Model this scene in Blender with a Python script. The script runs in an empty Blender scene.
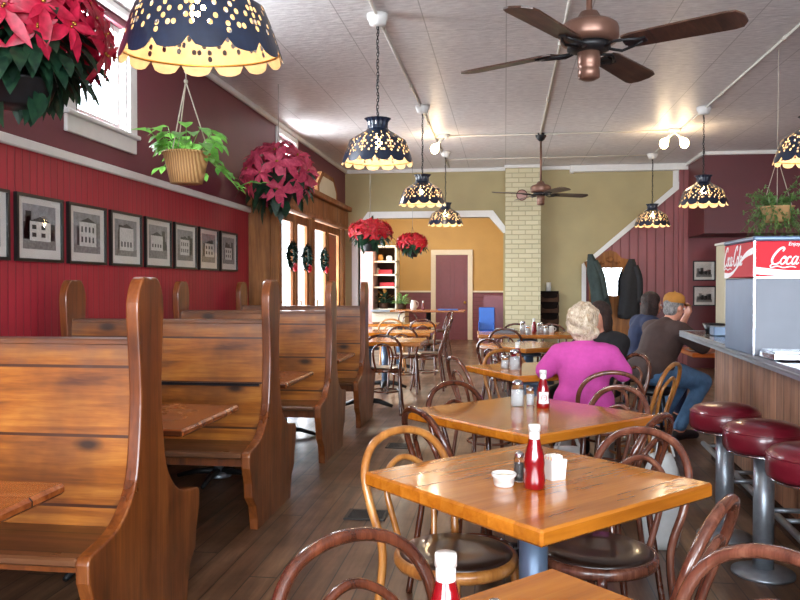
import bpy, bmesh, math, random
from mathutils import Vector, Matrix, Euler
R = math.radians
PI = math.pi
rnd = random.Random(7)
scn = bpy.context.scene
COL = scn.collection

# ------------------------------------------------------------------ mesh builder
class MB:
    def __init__(s):
        s.v = []; s.f = []; s.m = []; s.sm = []
    def add(s, verts, faces, mi=0, smooth=False):
        b = len(s.v)
        s.v.extend(tuple(v) for v in verts)
        for f in faces:
            s.f.append(tuple(b + i for i in f)); s.m.append(mi); s.sm.append(smooth)
        return s
    def box(s, x0, x1, y0, y1, z0, z1, mi=0, M=None, bev=0.0):
        if bev > 0:
            b = min(bev, (x1-x0)/2.01, (y1-y0)/2.01, (z1-z0)/2.01)
            vs = []; idx = {}
            X = (x0, x1); Y = (y0, y1); Z = (z0, z1)
            for i in (0, 1):
                for j in (0, 1):
                    for k in (0, 1):
                        c = (X[i], Y[j], Z[k]); sg = (1 if i == 0 else -1, 1 if j == 0 else -1, 1 if k == 0 else -1)
                        for a in range(3):
                            p = [c[q] + (0 if q == a else sg[q]*b) for q in range(3)]
                            idx[(i, j, k, a)] = len(vs); vs.append(p)
            fs = []
            def g(i, j, k, a): return idx[(i, j, k, a)]
            for i in (0, 1):
                q = [g(i,0,0,0), g(i,1,0,0), g(i,1,1,0), g(i,0,1,0)]; fs.append(q if i else q[::-1])
                q = [g(0,i,0,1), g(0,i,1,1), g(1,i,1,1), g(1,i,0,1)]; fs.append(q if i else q[::-1])
                q = [g(0,0,i,2), g(1,0,i,2), g(1,1,i,2), g(0,1,i,2)]; fs.append(q if i else q[::-1])
            for i in (0, 1):
                for j in (0, 1):
                    q = [g(i,j,0,0), g(i,j,0,1), g(i,j,1,1), g(i,j,1,0)]; fs.append(q if (i ^ j) == 1 else q[::-1])
                    q = [g(i,0,j,0), g(i,1,j,0), g(i,1,j,2), g(i,0,j,2)]; fs.append(q if (i ^ j) == 1 else q[::-1])
                    q = [g(0,i,j,1), g(0,i,j,2), g(1,i,j,2), g(1,i,j,1)]; fs.append(q if (i ^ j) == 1 else q[::-1])
                    for k in (0, 1):
                        q = [g(i,j,k,0), g(i,j,k,1), g(i,j,k,2)]; fs.append(q if (i ^ j ^ k) == 1 else q[::-1])
        else:
            vs = [(x0,y0,z0),(x1,y0,z0),(x1,y1,z0),(x0,y1,z0),(x0,y0,z1),(x1,y0,z1),(x1,y1,z1),(x0,y1,z1)]
            fs = [(0,3,2,1),(4,5,6,7),(0,1,5,4),(1,2,6,5),(2,3,7,6),(3,0,4,7)]
        if M is not None: vs = [M @ Vector(v) for v in vs]
        return s.add(vs, fs, mi)
    def tube(s, pts, r, n=8, mi=0, closed=False, caps=True, flat=1.0, up=None):
        pts = [Vector(p) for p in pts]; k = len(pts)
        rr = r if isinstance(r, (list, tuple)) else [r]*k
        T = []
        for i in range(k):
            if closed: t = pts[(i+1) % k] - pts[i-1]
            else: t = pts[min(i+1, k-1)] - pts[max(i-1, 0)]
            T.append(t.normalized() if t.length > 1e-9 else Vector((0,0,1)))
        a = Vector(up) if up else (Vector((0,0,1)) if abs(T[0].z) < .9 else Vector((1,0,0)))
        nrm = (a - T[0]*a.dot(T[0])).normalized()
        vs = []
        for i in range(k):
            if up: nrm = (a - T[i]*a.dot(T[i])).normalized()
            else: nrm = (nrm - T[i]*nrm.dot(T[i])).normalized()
            b = T[i].cross(nrm)
            for j in range(n):
                th = 2*PI*j/n
                vs.append(pts[i] + nrm*(math.cos(th)*rr[i]*flat) + b*(math.sin(th)*rr[i]))
        fs = []
        for i in range(k if closed else k-1):
            i2 = (i+1) % k
            for j in range(n):
                j2 = (j+1) % n
                fs.append((i*n+j, i*n+j2, i2*n+j2, i2*n+j))
        if caps and not closed:
            fs.append(tuple(range(n))[::-1]); fs.append(tuple((k-1)*n+j for j in range(n)))
        return s.add(vs, fs, mi, True)
    def lathe(s, prof, n=24, c=(0,0,0), mi=0, smooth=True, M=None, a0=0.0, a1=2*PI):
        full = abs(a1-a0-2*PI) < 1e-6
        vs = []; fs = []; cols = n if full else n+1
        for (r, z) in prof:
            for j in range(cols):
                th = a0 + (a1-a0)*j/n
                vs.append(Vector((c[0]+max(r,1e-5)*math.cos(th), c[1]+max(r,1e-5)*math.sin(th), c[2]+z)))
        if M is not None: vs = [M @ v for v in vs]
        for i in range(len(prof)-1):
            for j in range(n):
                j2 = (j+1) % cols
                fs.append((i*cols+j, i*cols+j2, (i+1)*cols+j2, (i+1)*cols+j))
        return s.add(vs, fs, mi, smooth)
    def ball(s, c, r, n=12, mi=0, M=None):
        if not isinstance(r, (tuple, list)): r = (r, r, r)
        vs = []; fs = []; h = max(5, n*2//3)
        for i in range(h+1):
            ph = PI*i/h
            for j in range(n):
                th = 2*PI*j/n
                v = Vector((r[0]*math.sin(ph)*math.cos(th), r[1]*math.sin(ph)*math.sin(th), r[2]*math.cos(ph)))
                if M is not None: v = M @ v
                vs.append(v + Vector(c))
        for i in range(h):
            for j in range(n):
                j2 = (j+1) % n
                fs.append((i*n+j, (i+1)*n+j, (i+1)*n+j2, i*n+j2))
        return s.add(vs, fs, mi, True)
    def prism(s, outline, d0, d1, axis='X', mi=0):
        # outline: list of 2D points (ccw); axis = extrusion direction
        k = len(outline)
        def P(p, d):
            if axis == 'X': return (d, p[0], p[1])
            if axis == 'Y': return (p[0], d, p[1])
            return (p[0], p[1], d)
        vs = [P(p, d0) for p in outline] + [P(p, d1) for p in outline]
        fs = [tuple(range(k))[::-1], tuple(range(k, 2*k))]
        for i in range(k):
            j = (i+1) % k
            fs.append((i, j, k+j, k+i))
        return s.add(vs, fs, mi)
    def build(s, name, mat, parent=None, loc=None, rot=None, weld=False):
        me = bpy.data.meshes.new(name)
        me.from_pydata(s.v, [], s.f)
        mats = mat if isinstance(mat, (list, tuple)) else [mat]
        for m in mats: me.materials.append(m)
        me.polygons.foreach_set('material_index', s.m)
        me.polygons.foreach_set('use_smooth', s.sm)
        me.validate(); me.update()
        if len(s.f) < 9000 and name not in ('foliage','bracts','greenery','lamp_shade','flowers','label','neck_label'):
            bm = bmesh.new(); bm.from_mesh(me); bmesh.ops.recalc_face_normals(bm, faces=bm.faces); bm.to_mesh(me); bm.free()
        o = bpy.data.objects.new(name, me); COL.objects.link(o)
        if loc is not None: o.location = loc
        if rot is not None: o.rotation_euler = rot
        if parent is not None: o.parent = parent
        return o

def fix_normals(o):
    import bmesh
    bm = bmesh.new(); bm.from_mesh(o.data)
    bmesh.ops.recalc_face_normals(bm, faces=bm.faces); bm.to_mesh(o.data); bm.free()

def tag(o, label, cat, group=None, kind=None):
    o['label'] = label; o['category'] = cat
    if group: o['group'] = group
    if kind: o['kind'] = kind
    return o
def thing(name, label, cat, loc=(0,0,0), rz=0.0, group=None):
    o = bpy.data.objects.new(name, None); COL.objects.link(o)
    o.empty_display_size = .05
    o.location = loc; o.rotation_euler = (0, 0, rz)
    return tag(o, label, cat, group)
def struct(o):
    o['kind'] = 'structure'; return o
def dup(root, loc=None, rz=None, label=None):
    def cp(o, par):
        c = o.copy(); COL.objects.link(c); c.parent = par
        for ch in o.children: cp(ch, c)
        return c
    r = cp(root, None)
    if loc is not None: r.location = loc
    if rz is not None: r.rotation_euler = (0, 0, rz)
    if label: r['label'] = label
    return r
def crom(pts, n=8, closed=False):
    P = [Vector(p) for p in pts]; k = len(P); out = []
    rng = range(k) if closed else range(k-1)
    for i in rng:
        if closed: a, b, c, d = P[i-1], P[i], P[(i+1) % k], P[(i+2) % k]
        else: a, b, c, d = P[max(i-1,0)], P[i], P[i+1], P[min(i+2,k-1)]
        for j in range(n):
            t = j/n
            out.append(.5*((2*b) + (c-a)*t + (2*a-5*b+4*c-d)*t*t + (3*b-a-3*c+d)*t**3))
    if not closed: out.append(P[-1])
    return out

# ------------------------------------------------------------------ materials
def lin(c):
    return tuple(((x/255)/12.92 if x/255 <= .04045 else (((x/255)+.055)/1.055)**2.4) for x in c) + (1,)
class NT:
    def __init__(s, name):
        s.m = bpy.data.materials.new(name); s.m.use_nodes = True
        s.t = s.m.node_tree; s.b = s.t.nodes['Principled BSDF']
    def n(s, typ, **kw):
        x = s.t.nodes.new(typ)
        for k, v in kw.items():
            if k in x.inputs: x.inputs[k].default_value = v
            else: setattr(x, k, v)
        return x
    def l(s, a, b): s.t.links.new(a, b)
    def math(s, op, a, b=None, clamp=False):
        x = s.t.nodes.new('ShaderNodeMath'); x.operation = op; x.use_clamp = clamp
        for i, q in enumerate((a, b)):
            if q is None: continue
            if isinstance(q, (int, float)): x.inputs[i].default_value = q
            else: s.l(q, x.inputs[i])
        return x.outputs[0]
    def ramp(s, fac, stops):
        x = s.t.nodes.new('ShaderNodeValToRGB'); e = x.color_ramp.elements
        while len(e) < len(stops): e.new(.5)
        for i, (p, c) in enumerate(stops):
            e[i].position = p; e[i].color = c if len(c) == 4 else tuple(c)+(1,)
        s.l(fac, x.inputs[0]); return x.outputs[0]
    def mix(s, fac, a, b, mode='MIX'):
        x = s.t.nodes.new('ShaderNodeMix'); x.data_type = 'RGBA'; x.blend_type = mode
        for i, q in ((0, fac), (6, a), (7, b)):
            if isinstance(q, (int, float)): x.inputs[i].default_value = q
            elif isinstance(q, tuple): x.inputs[i].default_value = q
            else: s.l(q, x.inputs[i])
        return x.outputs[2]
    def bump(s, h, strength=.3, dist=.01):
        x = s.t.nodes.new('ShaderNodeBump'); x.inputs['Strength'].default_value = strength; x.inputs['Distance'].default_value = dist
        s.l(h, x.inputs['Height']); s.l(x.outputs[0], s.b.inputs['Normal'])
    def coord(s, scale=(1,1,1), obj=True):
        tc = s.t.nodes.new('ShaderNodeTexCoord'); mp = s.t.nodes.new('ShaderNodeMapping')
        mp.inputs['Scale'].default_value = scale
        s.l(tc.outputs['Object'], mp.inputs[0]); return mp.outputs[0]
    def xyz(s, v):
        x = s.t.nodes.new('ShaderNodeSeparateXYZ'); s.l(v, x.inputs[0]); return x.outputs
    def noise(s, vec, scale=5, detail=4, rough=.55, dist=0.0):
        x = s.n('ShaderNodeTexNoise'); x.inputs['Scale'].default_value = scale; x.inputs['Detail'].default_value = detail
        x.inputs['Roughness'].default_value = rough; x.inputs['Distortion'].default_value = dist
        s.l(vec, x.inputs['Vector']); return x.outputs[0]

def plain(name, col, rough=.5, metal=0.0, var=.06, coat=0.0, spec=.5, emis=None, es=0.0, trans=0.0, scale=14, bump=0.0):
    t = NT(name); b = t.b
    b.inputs['Roughness'].default_value = rough; b.inputs['Metallic'].default_value = metal
    b.inputs['Coat Weight'].default_value = coat; b.inputs['Specular IOR Level'].default_value = spec
    c = lin(col)
    if var > 0:
        nz = t.noise(t.coord(), scale, 3)
        k = t.ramp(nz, [(.3, (1-var,)*3+(1,)), (.7, (1+var,)*3+(1,))])
        t.l(t.mix(1.0, c, k, 'MULTIPLY'), b.inputs['Base Color'])
        if bump > 0: t.bump(nz, bump, .005)
    else: b.inputs['Base Color'].default_value = c
    if emis:
        b.inputs['Emission Color'].default_value = lin(emis); b.inputs['Emission Strength'].default_value = es
    if trans: b.inputs['Transmission Weight'].default_value = trans
    return t.m

def wood(name, dark, mid, light, grain='X', across='Z', plank=0.0, rough=.35, coat=.3, gs=1.0, knots=0.0, gap=True, wear=None, gapk=.28, bump=.15, planklen=0.0, patch=.5):
    t = NT(name); b = t.b
    co = t.coord(); sx = {'X': 0, 'Y': 1, 'Z': 2}
    ax, ac = sx[grain], sx[across]
    X = t.xyz(co)
    # stretched coordinates
    sc = [9*gs]*3; sc[ax] = .7*gs
    mp = t.n('ShaderNodeMapping'); mp.inputs['Scale'].default_value = sc; t.l(co, mp.inputs[0])
    vec = mp.outputs[0]
    if plank > 0:
        q = t.math('DIVIDE', X[ac], plank); fl = t.math('FLOOR', q); fr = t.math('FRACT', q)
        if planklen > 0:
            sh = t.math('MULTIPLY', fl, .37); q2 = t.math('ADD', t.math('DIVIDE', X[ax], planklen), sh)
            fl2 = t.math('FLOOR', q2); fr2 = t.math('FRACT', q2)
        wn = t.n('ShaderNodeTexWhiteNoise'); cb = t.n('ShaderNodeCombineXYZ'); t.l(fl, cb.inputs[0])
        if planklen > 0: t.l(fl2, cb.inputs[1])
        t.l(cb.outputs[0], wn.inputs['Vector'])
        ad = t.n('ShaderNodeVectorMath', operation='MULTIPLY_ADD'); t.l(wn.outputs['Color'], ad.inputs[0])
        ad.inputs[1].default_value = (13, 13, 13); t.l(vec, ad.inputs[2]); vec = ad.outputs[0]
    n1 = t.noise(vec, 1.6, 6, .6, .6); n2 = t.noise(vec, 9, 3, .6)
    g = t.math('ADD', t.math('MULTIPLY', n1, .75), t.math('MULTIPLY', n2, .25))
    col = t.ramp(g, [(.32, lin(dark)), (.5, lin(mid)), (.68, lin(light))])
    n3 = t.noise(co, 2.2, 4, .6)
    col = t.mix(t.math('MULTIPLY', t.ramp(n3, [(.45, (0,0,0)), (.75, (1,1,1))]), patch), col, lin(dark))
    if knots > 0:
        m3 = t.n('ShaderNodeMapping'); s3 = [7.0, 7.0, 7.0]; s3[ax] = 3.2; m3.inputs['Scale'].default_value = s3; t.l(co, m3.inputs[0])
        vo = t.n('ShaderNodeTexVoronoi'); vo.inputs['Scale'].default_value = 1.0; t.l(m3.outputs[0], vo.inputs['Vector'])
        k = t.ramp(vo.outputs['Distance'], [(.10, (1,1,1)), (.24, (0,0,0))])
        col = t.mix(t.math('MULTIPLY', k, knots), col, lin(tuple(x*.3 for x in dark)))
    if plank > 0:
        v = t.math('ADD', t.math('MULTIPLY', wn.outputs['Value'], .35), .82)
        cc = t.n('ShaderNodeCombineColor'); [t.l(v, cc.inputs[i]) for i in range(3)]
        col = t.mix(1.0, col, cc.outputs[0], 'MULTIPLY')
        if gap:
            e = t.math('MULTIPLY', t.math('GREATER_THAN', fr, .022), t.math('LESS_THAN', fr, .978))
            if planklen > 0: e = t.math('MULTIPLY', e, t.math('GREATER_THAN', fr2, .004))
            col = t.mix(e, lin(tuple(x*gapk for x in dark)), col)
    if wear:
        zlo, zhi, wc = wear
        zz = t.math('ADD', X[2], t.math('MULTIPLY', t.math('SUBTRACT', t.noise(co, 6, 4), .5), .22))
        w = t.n('ShaderNodeMapRange'); w.inputs[1].default_value = zlo; w.inputs[2].default_value = zhi; t.l(zz, w.inputs[0])
        col = t.mix(t.math('MULTIPLY', w.outputs[0], .75), col, lin(wc))
    t.l(col, b.inputs['Base Color'])
    rr = t.ramp(n3, [(.3, (rough*.8,)*3), (.7, (min(1,rough*1.35),)*3)]); t.l(rr, b.inputs['Roughness'])
    b.inputs['Coat Weight'].default_value = coat; b.inputs['Coat Roughness'].default_value = max(.05, rough*.4)
    if bump: t.bump(g, bump, .004)
    return t.m

M = {}
def mk():
    M['pine'] = wood('honey_pine', (76,38,12), (148,84,24), (184,120,48), 'X', 'Z', .26, .34, .22, knots=.9, gapk=.85, patch=.8, wear=(1.06, 1.17, (84,66,60)), gs=1.0)
    M['pine_end'] = wood('honey_pine_upright', (64,30,12), (114,58,20), (144,82,34), 'Z', 'Y', 0, .34, .3, knots=.5)
    M['pine_seat'] = wood('honey_pine_seat', (58,34,22), (94,58,34), (122,80,52), 'X', 'Y', .2, .32, .25, knots=.4, bump=.04)
    M['pine_table'] = wood('booth_table_pine', (96,44,18), (142,74,32), (166,98,52), 'X', 'Y', .18, .25, .4, knots=.3, gapk=.7, bump=0)
    M['oak'] = wood('golden_oak_tabletop', (152,82,14), (184,108,26), (202,128,42), 'X', 'Y', .095, .2, .45, gap=False, bump=0, patch=.2)
    M['oak_edge'] = wood('golden_oak_edge', (140,74,16), (170,96,26), (190,114,40), 'X', 'Y', 0, .25, .5, gap=False, bump=.05, patch=.2)
    M['bent_dark'] = wood('dark_bentwood', (46,22,14), (84,42,26), (118,64,40), 'Z', 'X', 0, .22, .6, gs=1.5, bump=.03)
    M['bent_red'] = wood('red_bentwood', (62,32,24), (104,60,44), (138,90,70), 'Z', 'X', 0, .22, .6, gs=1.5, bump=.03)
    M['bent_blond'] = wood('blond_bentwood', (124,74,30), (170,110,50), (196,138,74), 'Z', 'X', 0, .28, .5, gs=1.5, bump=.03)
    M['seatpad'] = plain('dark_seat_pad', (40,26,20), .28, coat=.4, var=.25)
    M['darkwood'] = wood('dark_fan_wood', (38,24,18), (70,46,34), (94,64,48), 'X', 'Y', 0, .4, .2, gs=2)
    M['counterwood'] = wood('counter_panel_wood', (110,70,48), (154,106,78), (180,132,100), 'Z', 'Y', .13, .5, .1, patch=.4)
    M['vestwood'] = wood('entry_oak', (88,52,22), (128,80,38), (152,102,54), 'Z', 'Y', .0, .75, .0, patch=.3)
    M['darkshelf'] = plain('dark_stained_wood', (58,38,26), .75, var=.25, spec=.15)
    M['floor'] = wood('worn_plank_floor', (60,41,29), (98,69,48), (128,98,73), 'Y', 'X', .13, .36, .15, planklen=2.6, patch=.45, bump=.25, gs=.8)
    # ceiling
    t = NT('pressed_ceiling'); co = t.coord()
    m = t.n('ShaderNodeMapping'); m.inputs['Scale'].default_value = (9, 26, 1); t.l(co, m.inputs[0])
    nz = t.noise(m.outputs[0], 1.2, 3, .55); n2 = t.noise(co, 1.1, 2)
    col = t.ramp(nz, [(.3, lin((196,190,190))), (.7, lin((228,224,222)))])
    col = t.mix(t.ramp(n2, [(.4, (0,0,0)), (.8, (.35,.35,.35))]), col, lin((190,182,178)))
    X = t.xyz(co)
    e = t.math('MULTIPLY', t.math('GREATER_THAN', t.math('FRACT', t.math('DIVIDE', X[0], .61)), .014), t.math('GREATER_THAN', t.math('FRACT', t.math('DIVIDE', X[1], 1.22)), .006))
    col = t.mix(e, lin((168,163,160)), col)
    t.l(col, t.b.inputs['Base Color']); t.b.inputs['Roughness'].default_value = .45
    t.bump(nz, .6, .012); M['ceiling'] = t.m
    # beadboard
    def bead(name, base, sp, axis, rough=.5, gl=.5):
        t = NT(name); co = t.coord(); X = t.xyz(co)
        fr = t.math('FRACT', t.math('DIVIDE', X[axis], sp))
        d = t.math('ABSOLUTE', t.math('SUBTRACT', fr, .5))
        g = t.ramp(d, [(.0, (0,0,0)), (.09, (1,1,1))])
        nz = t.noise(t.coord((1, 1, .35)), 5, 4)
        col = t.mix(1.0, lin(base), t.ramp(nz, [(.3, (.85,)*3), (.7, (1.13,)*3)]), 'MULTIPLY')
        col = t.mix(g, lin(tuple(x*.72 for x in base)), col)
        t.l(col, t.b.inputs['Base Color']); t.b.inputs['Roughness'].default_value = rough
        t.bump(g, gl, .006); return t.m
    M['redbead'] = bead('red_beadboard', (158,34,50), .07, 1)
    M['maroonboards'] = bead('maroon_vertical_boards', (132,66,68), .14, 0, .45, .8)
    M['purplebead'] = bead('plum_wainscot', (118,56,64), .1, 2, .45)
    M['maroon'] = plain('maroon_wall_paint', (104,40,54), .5, var=.08, scale=3)
    M['maroon2'] = plain('lighter_maroon_wall', (122,56,60), .5, var=.08, scale=3)
    M['darkmaroon'] = plain('deep_maroon_panel', (84,30,34), .45, var=.1, scale=3)
    M['olive'] = plain('khaki_yellow_wall', (162,148,106), .6, var=.06, scale=2.5, bump=.05)
    M['yellow'] = plain('ochre_yellow_wall', (190,150,84), .6, var=.05, scale=2.5)
    M['white'] = plain('white_trim_paint', (216,214,210), .4, var=.03)
    M['cream'] = plain('cream_trim_paint', (226,214,190), .4, var=.03)
    M['plumdoor'] = plain('plum_door_paint', (120,54,62), .4, var=.06)
    # painted brick
    t = NT('cream_painted_brick'); co = t.coord(); cb = t.n('ShaderNodeCombineXYZ'); X = t.xyz(co)
    t.l(X[0], cb.inputs[0]); t.l(X[2], cb.inputs[1])
    br = t.n('ShaderNodeTexBrick'); t.l(cb.outputs[0], br.inputs['Vector']); br.inputs['Scale'].default_value = 1
    br.inputs['Brick Width'].default_value = .22; br.inputs['Row Height'].default_value = .078; br.inputs['Mortar Size'].default_value = .007
    br.inputs['Color1'].default_value = lin((206,198,164)); br.inputs['Color2'].default_value = lin((196,188,152)); br.inputs['Mortar'].default_value = lin((172,164,132))
    t.l(br.outputs['Color'], t.b.inputs['Base Color']); t.b.inputs['Roughness'].default_value = .6
    iv = t.math('SUBTRACT', 1.0, br.outputs['Fac']); t.bump(iv, .8, .01); M['brick'] = t.m
    M['black'] = plain('black_enamel', (22,22,26), .3, var=.2)
    M['lampblack_sheen'] = plain('black_enamel_blue_sheen', (22,34,54), .3, coat=.5, var=.3, scale=20)  # bluish daylight sheen is put into the black enamel's base colour
    M['lampgold'] = plain('gold_lamp_lining', (186,160,122), .55, metal=.0, var=.15, scale=18)
    M['blackframe'] = plain('black_picture_frame', (16,14,14), .3, var=.1)
    M['mat'] = plain('white_picture_mat', (206,202,196), .5, var=.02)
    M['chrome'] = plain('brushed_chrome', (196,200,206), .22, metal=1.0, var=.05, scale=30)
    M['steel'] = plain('galvanised_steel', (150,158,166), .38, metal=.7, var=.1, scale=30)
    M['bluesteel'] = plain('blue_grey_painted_steel', (94,114,138), .35, metal=.3, var=.1, scale=5)
    M['stainless'] = plain('stainless_front', (118,123,132), .5, metal=.0, spec=.35, var=.06, scale=4)
    M['iron'] = plain('black_cast_iron', (34,34,36), .45, metal=.4, var=.2)
    M['brass'] = plain('brass', (176,136,60), .3, metal=.9, var=.1)
    M['bronze'] = plain('bronze_motor', (120,88,74), .35, metal=.55, var=.1)
    M['vinyl'] = plain('burgundy_vinyl', (104,20,34), .3, coat=.4, var=.12, scale=9)
    M['wicker'] = None
    t = NT('woven_wicker'); co = t.coord(); w1 = t.n('ShaderNodeTexWave', bands_direction='X'); w1.inputs['Scale'].default_value = 20; w1.inputs['Distortion'].default_value = 1.2; t.l(co, w1.inputs[0])
    col = t.ramp(w1.outputs['Fac'], [(.1, lin((160,114,66))), (.8, lin((204,160,106)))]); t.l(col, t.b.inputs['Base Color']); t.b.inputs['Roughness'].default_value = .6; t.bump(w1.outputs['Fac'], .8, .004); M['wicker'] = t.m
    def leafm(name, a, bcol, tr=.25):
        t = NT(name); nz = t.noise(t.coord(), 30, 2)
        t.l(t.ramp(nz, [(.35, lin(a)), (.65, lin(bcol))]), t.b.inputs['Base Color']); t.b.inputs['Roughness'].default_value = .42
        t.b.inputs['Transmission Weight'].default_value = 0.0
        tl = t.n('ShaderNodeBsdfTranslucent'); tl.inputs[0].default_value = lin(bcol); ms = t.n('ShaderNodeMixShader'); ms.inputs[0].default_value = tr
        t.l(t.b.outputs[0], ms.inputs[1]); t.l(tl.outputs[0], ms.inputs[2]); t.l(ms.outputs[0], t.t.nodes['Material Output'].inputs[0]); return t.m
    M['leaf'] = leafm('dark_green_leaf', (18,44,34), (36,70,46))
    M['darkleaf'] = plain('deep_green_needles', (16,30,22), .8, spec=.1)
    M['rackback'] = plain('near_black_wood', (26,18,14), .8, spec=.1)  # rack back board, coloured darker than its pockets
    M['pothos'] = leafm('bright_pothos_leaf', (74,140,56), (130,190,90), .4)
    M['fern'] = leafm('small_pale_green_leaf', (58,104,50), (124,156,92), .3)
    M['bract'] = leafm('crimson_bract', (150,14,44), (206,34,72), .3)
    M['bractpink'] = leafm('rose_pink_bract', (190,58,92), (226,96,124), .3)
    M['bractred'] = leafm('scarlet_bract', (170,16,34), (216,40,54), .3)
    M['wire'] = plain('grey_hanger_wire', (150,146,140), .4, metal=.5, var=.0)
    M['cord'] = plain('pale_macrame_cord', (188,178,160), .8, var=.1)
    M['conduit'] = plain('pale_painted_conduit', (196,190,178), .4, var=.03)
    M['ketchup'] = plain('red_ketchup', (122,8,16), .12, coat=.8, var=.03)
    M['whiteplastic'] = plain('white_plastic', (214,214,210), .3, var=.02)
    M['porcelain'] = plain('white_porcelain', (220,218,212), .18, coat=.4, var=.0)
    M['sugar'] = plain('white_sugar', (222,222,220), .8, var=.03)
    M['pepper'] = plain('grey_pepper', (96,90,84), .8, var=.3, scale=200)
    t = NT('clear_glass'); t.b.inputs['Base Color'].default_value = (.95,.98,1,1); t.b.inputs['Roughness'].default_value = .03; t.b.inputs['Transmission Weight'].default_value = 1; t.b.inputs['IOR'].default_value = 1.3; M['glass'] = t.m
    t = NT('window_glass'); g = t.n('ShaderNodeBsdfGlossy'); g.inputs['Roughness'].default_value = .02; tr = t.n('ShaderNodeBsdfTransparent');     ms = t.n('ShaderNodeMixShader'); ms.inputs[0].default_value = .05; t.l(tr.outputs[0], ms.inputs[1]); t.l(g.outputs[0], ms.inputs[2]); t.l(ms.outputs[0], t.t.nodes['Material Output'].inputs[0]); M['pane'] = t.m
    M['mirror'] = plain('mirror_silver', (220,224,228), .03, metal=1.0, var=0)
    M['bulb'] = plain('lit_bulb', (255,230,190), .3, var=0, emis=(255,214,150), es=30)
    M['redsign'] = plain('red_sign_face', (190,20,38), .55, coat=.0, spec=.25, var=.02)
    M['signwhite'] = plain('white_lettering', (240,240,240), .4, var=0)
    M['blackstone'] = plain('black_countertop', (38,40,46), .2, coat=.4, var=.15)
    M['skin'] = plain('light_skin', (214,150,124), .5, var=.06, scale=10)
    M['pink'] = plain('magenta_pink_knit', (186,66,146), .85, var=.06, scale=40, bump=.2)
    M['brown_shirt'] = plain('dark_brown_shirt', (70,52,48), .85, var=.12, scale=12)
    M['denim'] = plain('blue_denim', (86,126,168), .85, var=.18, scale=22)
    M['khaki'] = plain('light_grey_trousers', (150,146,140), .85, var=.1)
    M['blackcloth'] = plain('black_cloth', (22,22,26), .85, var=.25, scale=20)
    M['greencoat'] = plain('dark_green_grey_cloth', (48,60,58), .9, var=.25, scale=14)
    M['navy'] = plain('navy_blue_cloth', (30,42,74), .85, var=.2)
    M['tan'] = plain('tan_cap_cloth', (176,120,50), .85, var=.1)
    M['shoe'] = plain('dark_shoe', (34,32,36), .5, var=.1)
    def hair(name, a, b):
        t = NT(name); co = t.coord((1,1,.5)); nz = t.noise(co, 45, 4, .7, 1.5)
        t.l(t.ramp(nz, [(.35, lin(a)), (.65, lin(b))]), t.b.inputs['Base Color']); t.b.inputs['Roughness'].default_value = .6; t.bump(nz, .9, .02); return t.m
    M['hair_blond'] = hair('ash_blond_hair', (168,138,104), (236,220,196))
    M['hair_dark'] = hair('dark_brown_hair', (24,14,12), (62,38,30))
    M['hair_grey'] = hair('grey_hair', (96,92,92), (170,166,164))
    M['orange'] = plain('orange_table_laminate', (206,104,36), .3, coat=.4, var=.06)
    M['bag'] = plain('pale_plastic_bag', (196,198,196), .4, var=.08, bump=.3)
    M['grate'] = plain('black_floor_grate', (24,22,22), .5, var=.1)
    M['mauve'] = plain('mauve_cabinet_side', (176,138,132), .5, var=.05)
    M['beige'] = plain('beige_cabinet_board', (190,184,162), .5, var=.04)
    M['blue'] = plain('bright_blue_plastic', (34,100,190), .4, var=.04)
    M['redbox'] = plain('red_carton', (190,34,44), .5, var=.06)
    M['amber'] = plain('amber_ornament', (190,130,60), .5, var=.2)
    M['concrete'] = plain('pale_pavement', (170,168,164), .8, var=.08)
mk()

# ------------------------------------------------------------------ camera
EYE = 1.35
cam = bpy.data.cameras.new('camera'); co = bpy.data.objects.new('camera', cam); COL.objects.link(co)
cam.sensor_width = 36; cam.lens = 780/800*36; cam.clip_start = .02; cam.clip_end = 200
co.location = (0, 0, EYE); co.rotation_euler = (R(90-1.10), 0, R(7.67))
scn.camera = co

# ------------------------------------------------------------------ room shell
CZ = 3.33; LX = -2.75; BY = 13.3; RX = 4.6; FY = -2.6
def bx(name, a, mat, parent=None, bev=0.0):
    m = MB(); m.box(*a, bev=bev); return m.build(name, mat, parent)
def sbox(name, boxes, mat, bev=0.0):
    m = MB()
    for a in boxes: m.box(*a, bev=bev)
    return struct(m.build(name, mat))
sbox('floor', [(-3.6, RX+.2, FY-.2, 19.6, -.1, 0)], M['floor'])
sbox('ceiling', [(-3.6, RX+.2, FY-.2, 19.6, CZ, CZ+.1)], M['ceiling'])
# left wall: red beadboard below the rail, maroon above, with window openings
RZ = 2.14
W1 = (4.70, 5.42, 2.48, 3.22); W2 = (9.25, 10.0, 2.62, 3.2); W3 = (11.95, 13.0, 2.50, 2.63)
DV0, DV1, DVZ = 8.2, 11.9, 2.30   # entry recess opening
sbox('wall_left', [(LX-.18, LX, FY, DV0, 0, RZ)], M['redbead'])
sbox('wall_left_far', [(LX-.18, LX, DV1, BY, 0, RZ)], M['redbead'])
up = []
ys = [FY, W1[0], W1[1], DV0, W2[0], W2[1], DV1, W3[0], W3[1], BY]
up += [(LX-.18, LX, FY, W1[0], RZ, CZ), (LX-.18, LX, W1[0], W1[1], RZ, W1[2]), (LX-.18, LX, W1[0], W1[1], W1[3], CZ), (LX-.18, LX, W1[1], DV0, RZ, CZ)]
up += [(LX-.18, LX, DV0, W2[0], DVZ, CZ), (LX-.18, LX, W2[0], W2[1], DVZ, W2[2]), (LX-.18, LX, W2[0], W2[1], W2[3], CZ), (LX-.18, LX, W2[1], DV1, DVZ, CZ)]
up += [(LX-.18, LX, DV1, W3[0], RZ, CZ), (LX-.18, LX, W3[0], W3[1], RZ, W3[2]), (LX-.18, LX, W3[0], W3[1], W3[3], CZ), (LX-.18, LX, W3[1], BY, RZ, CZ)]
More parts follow.
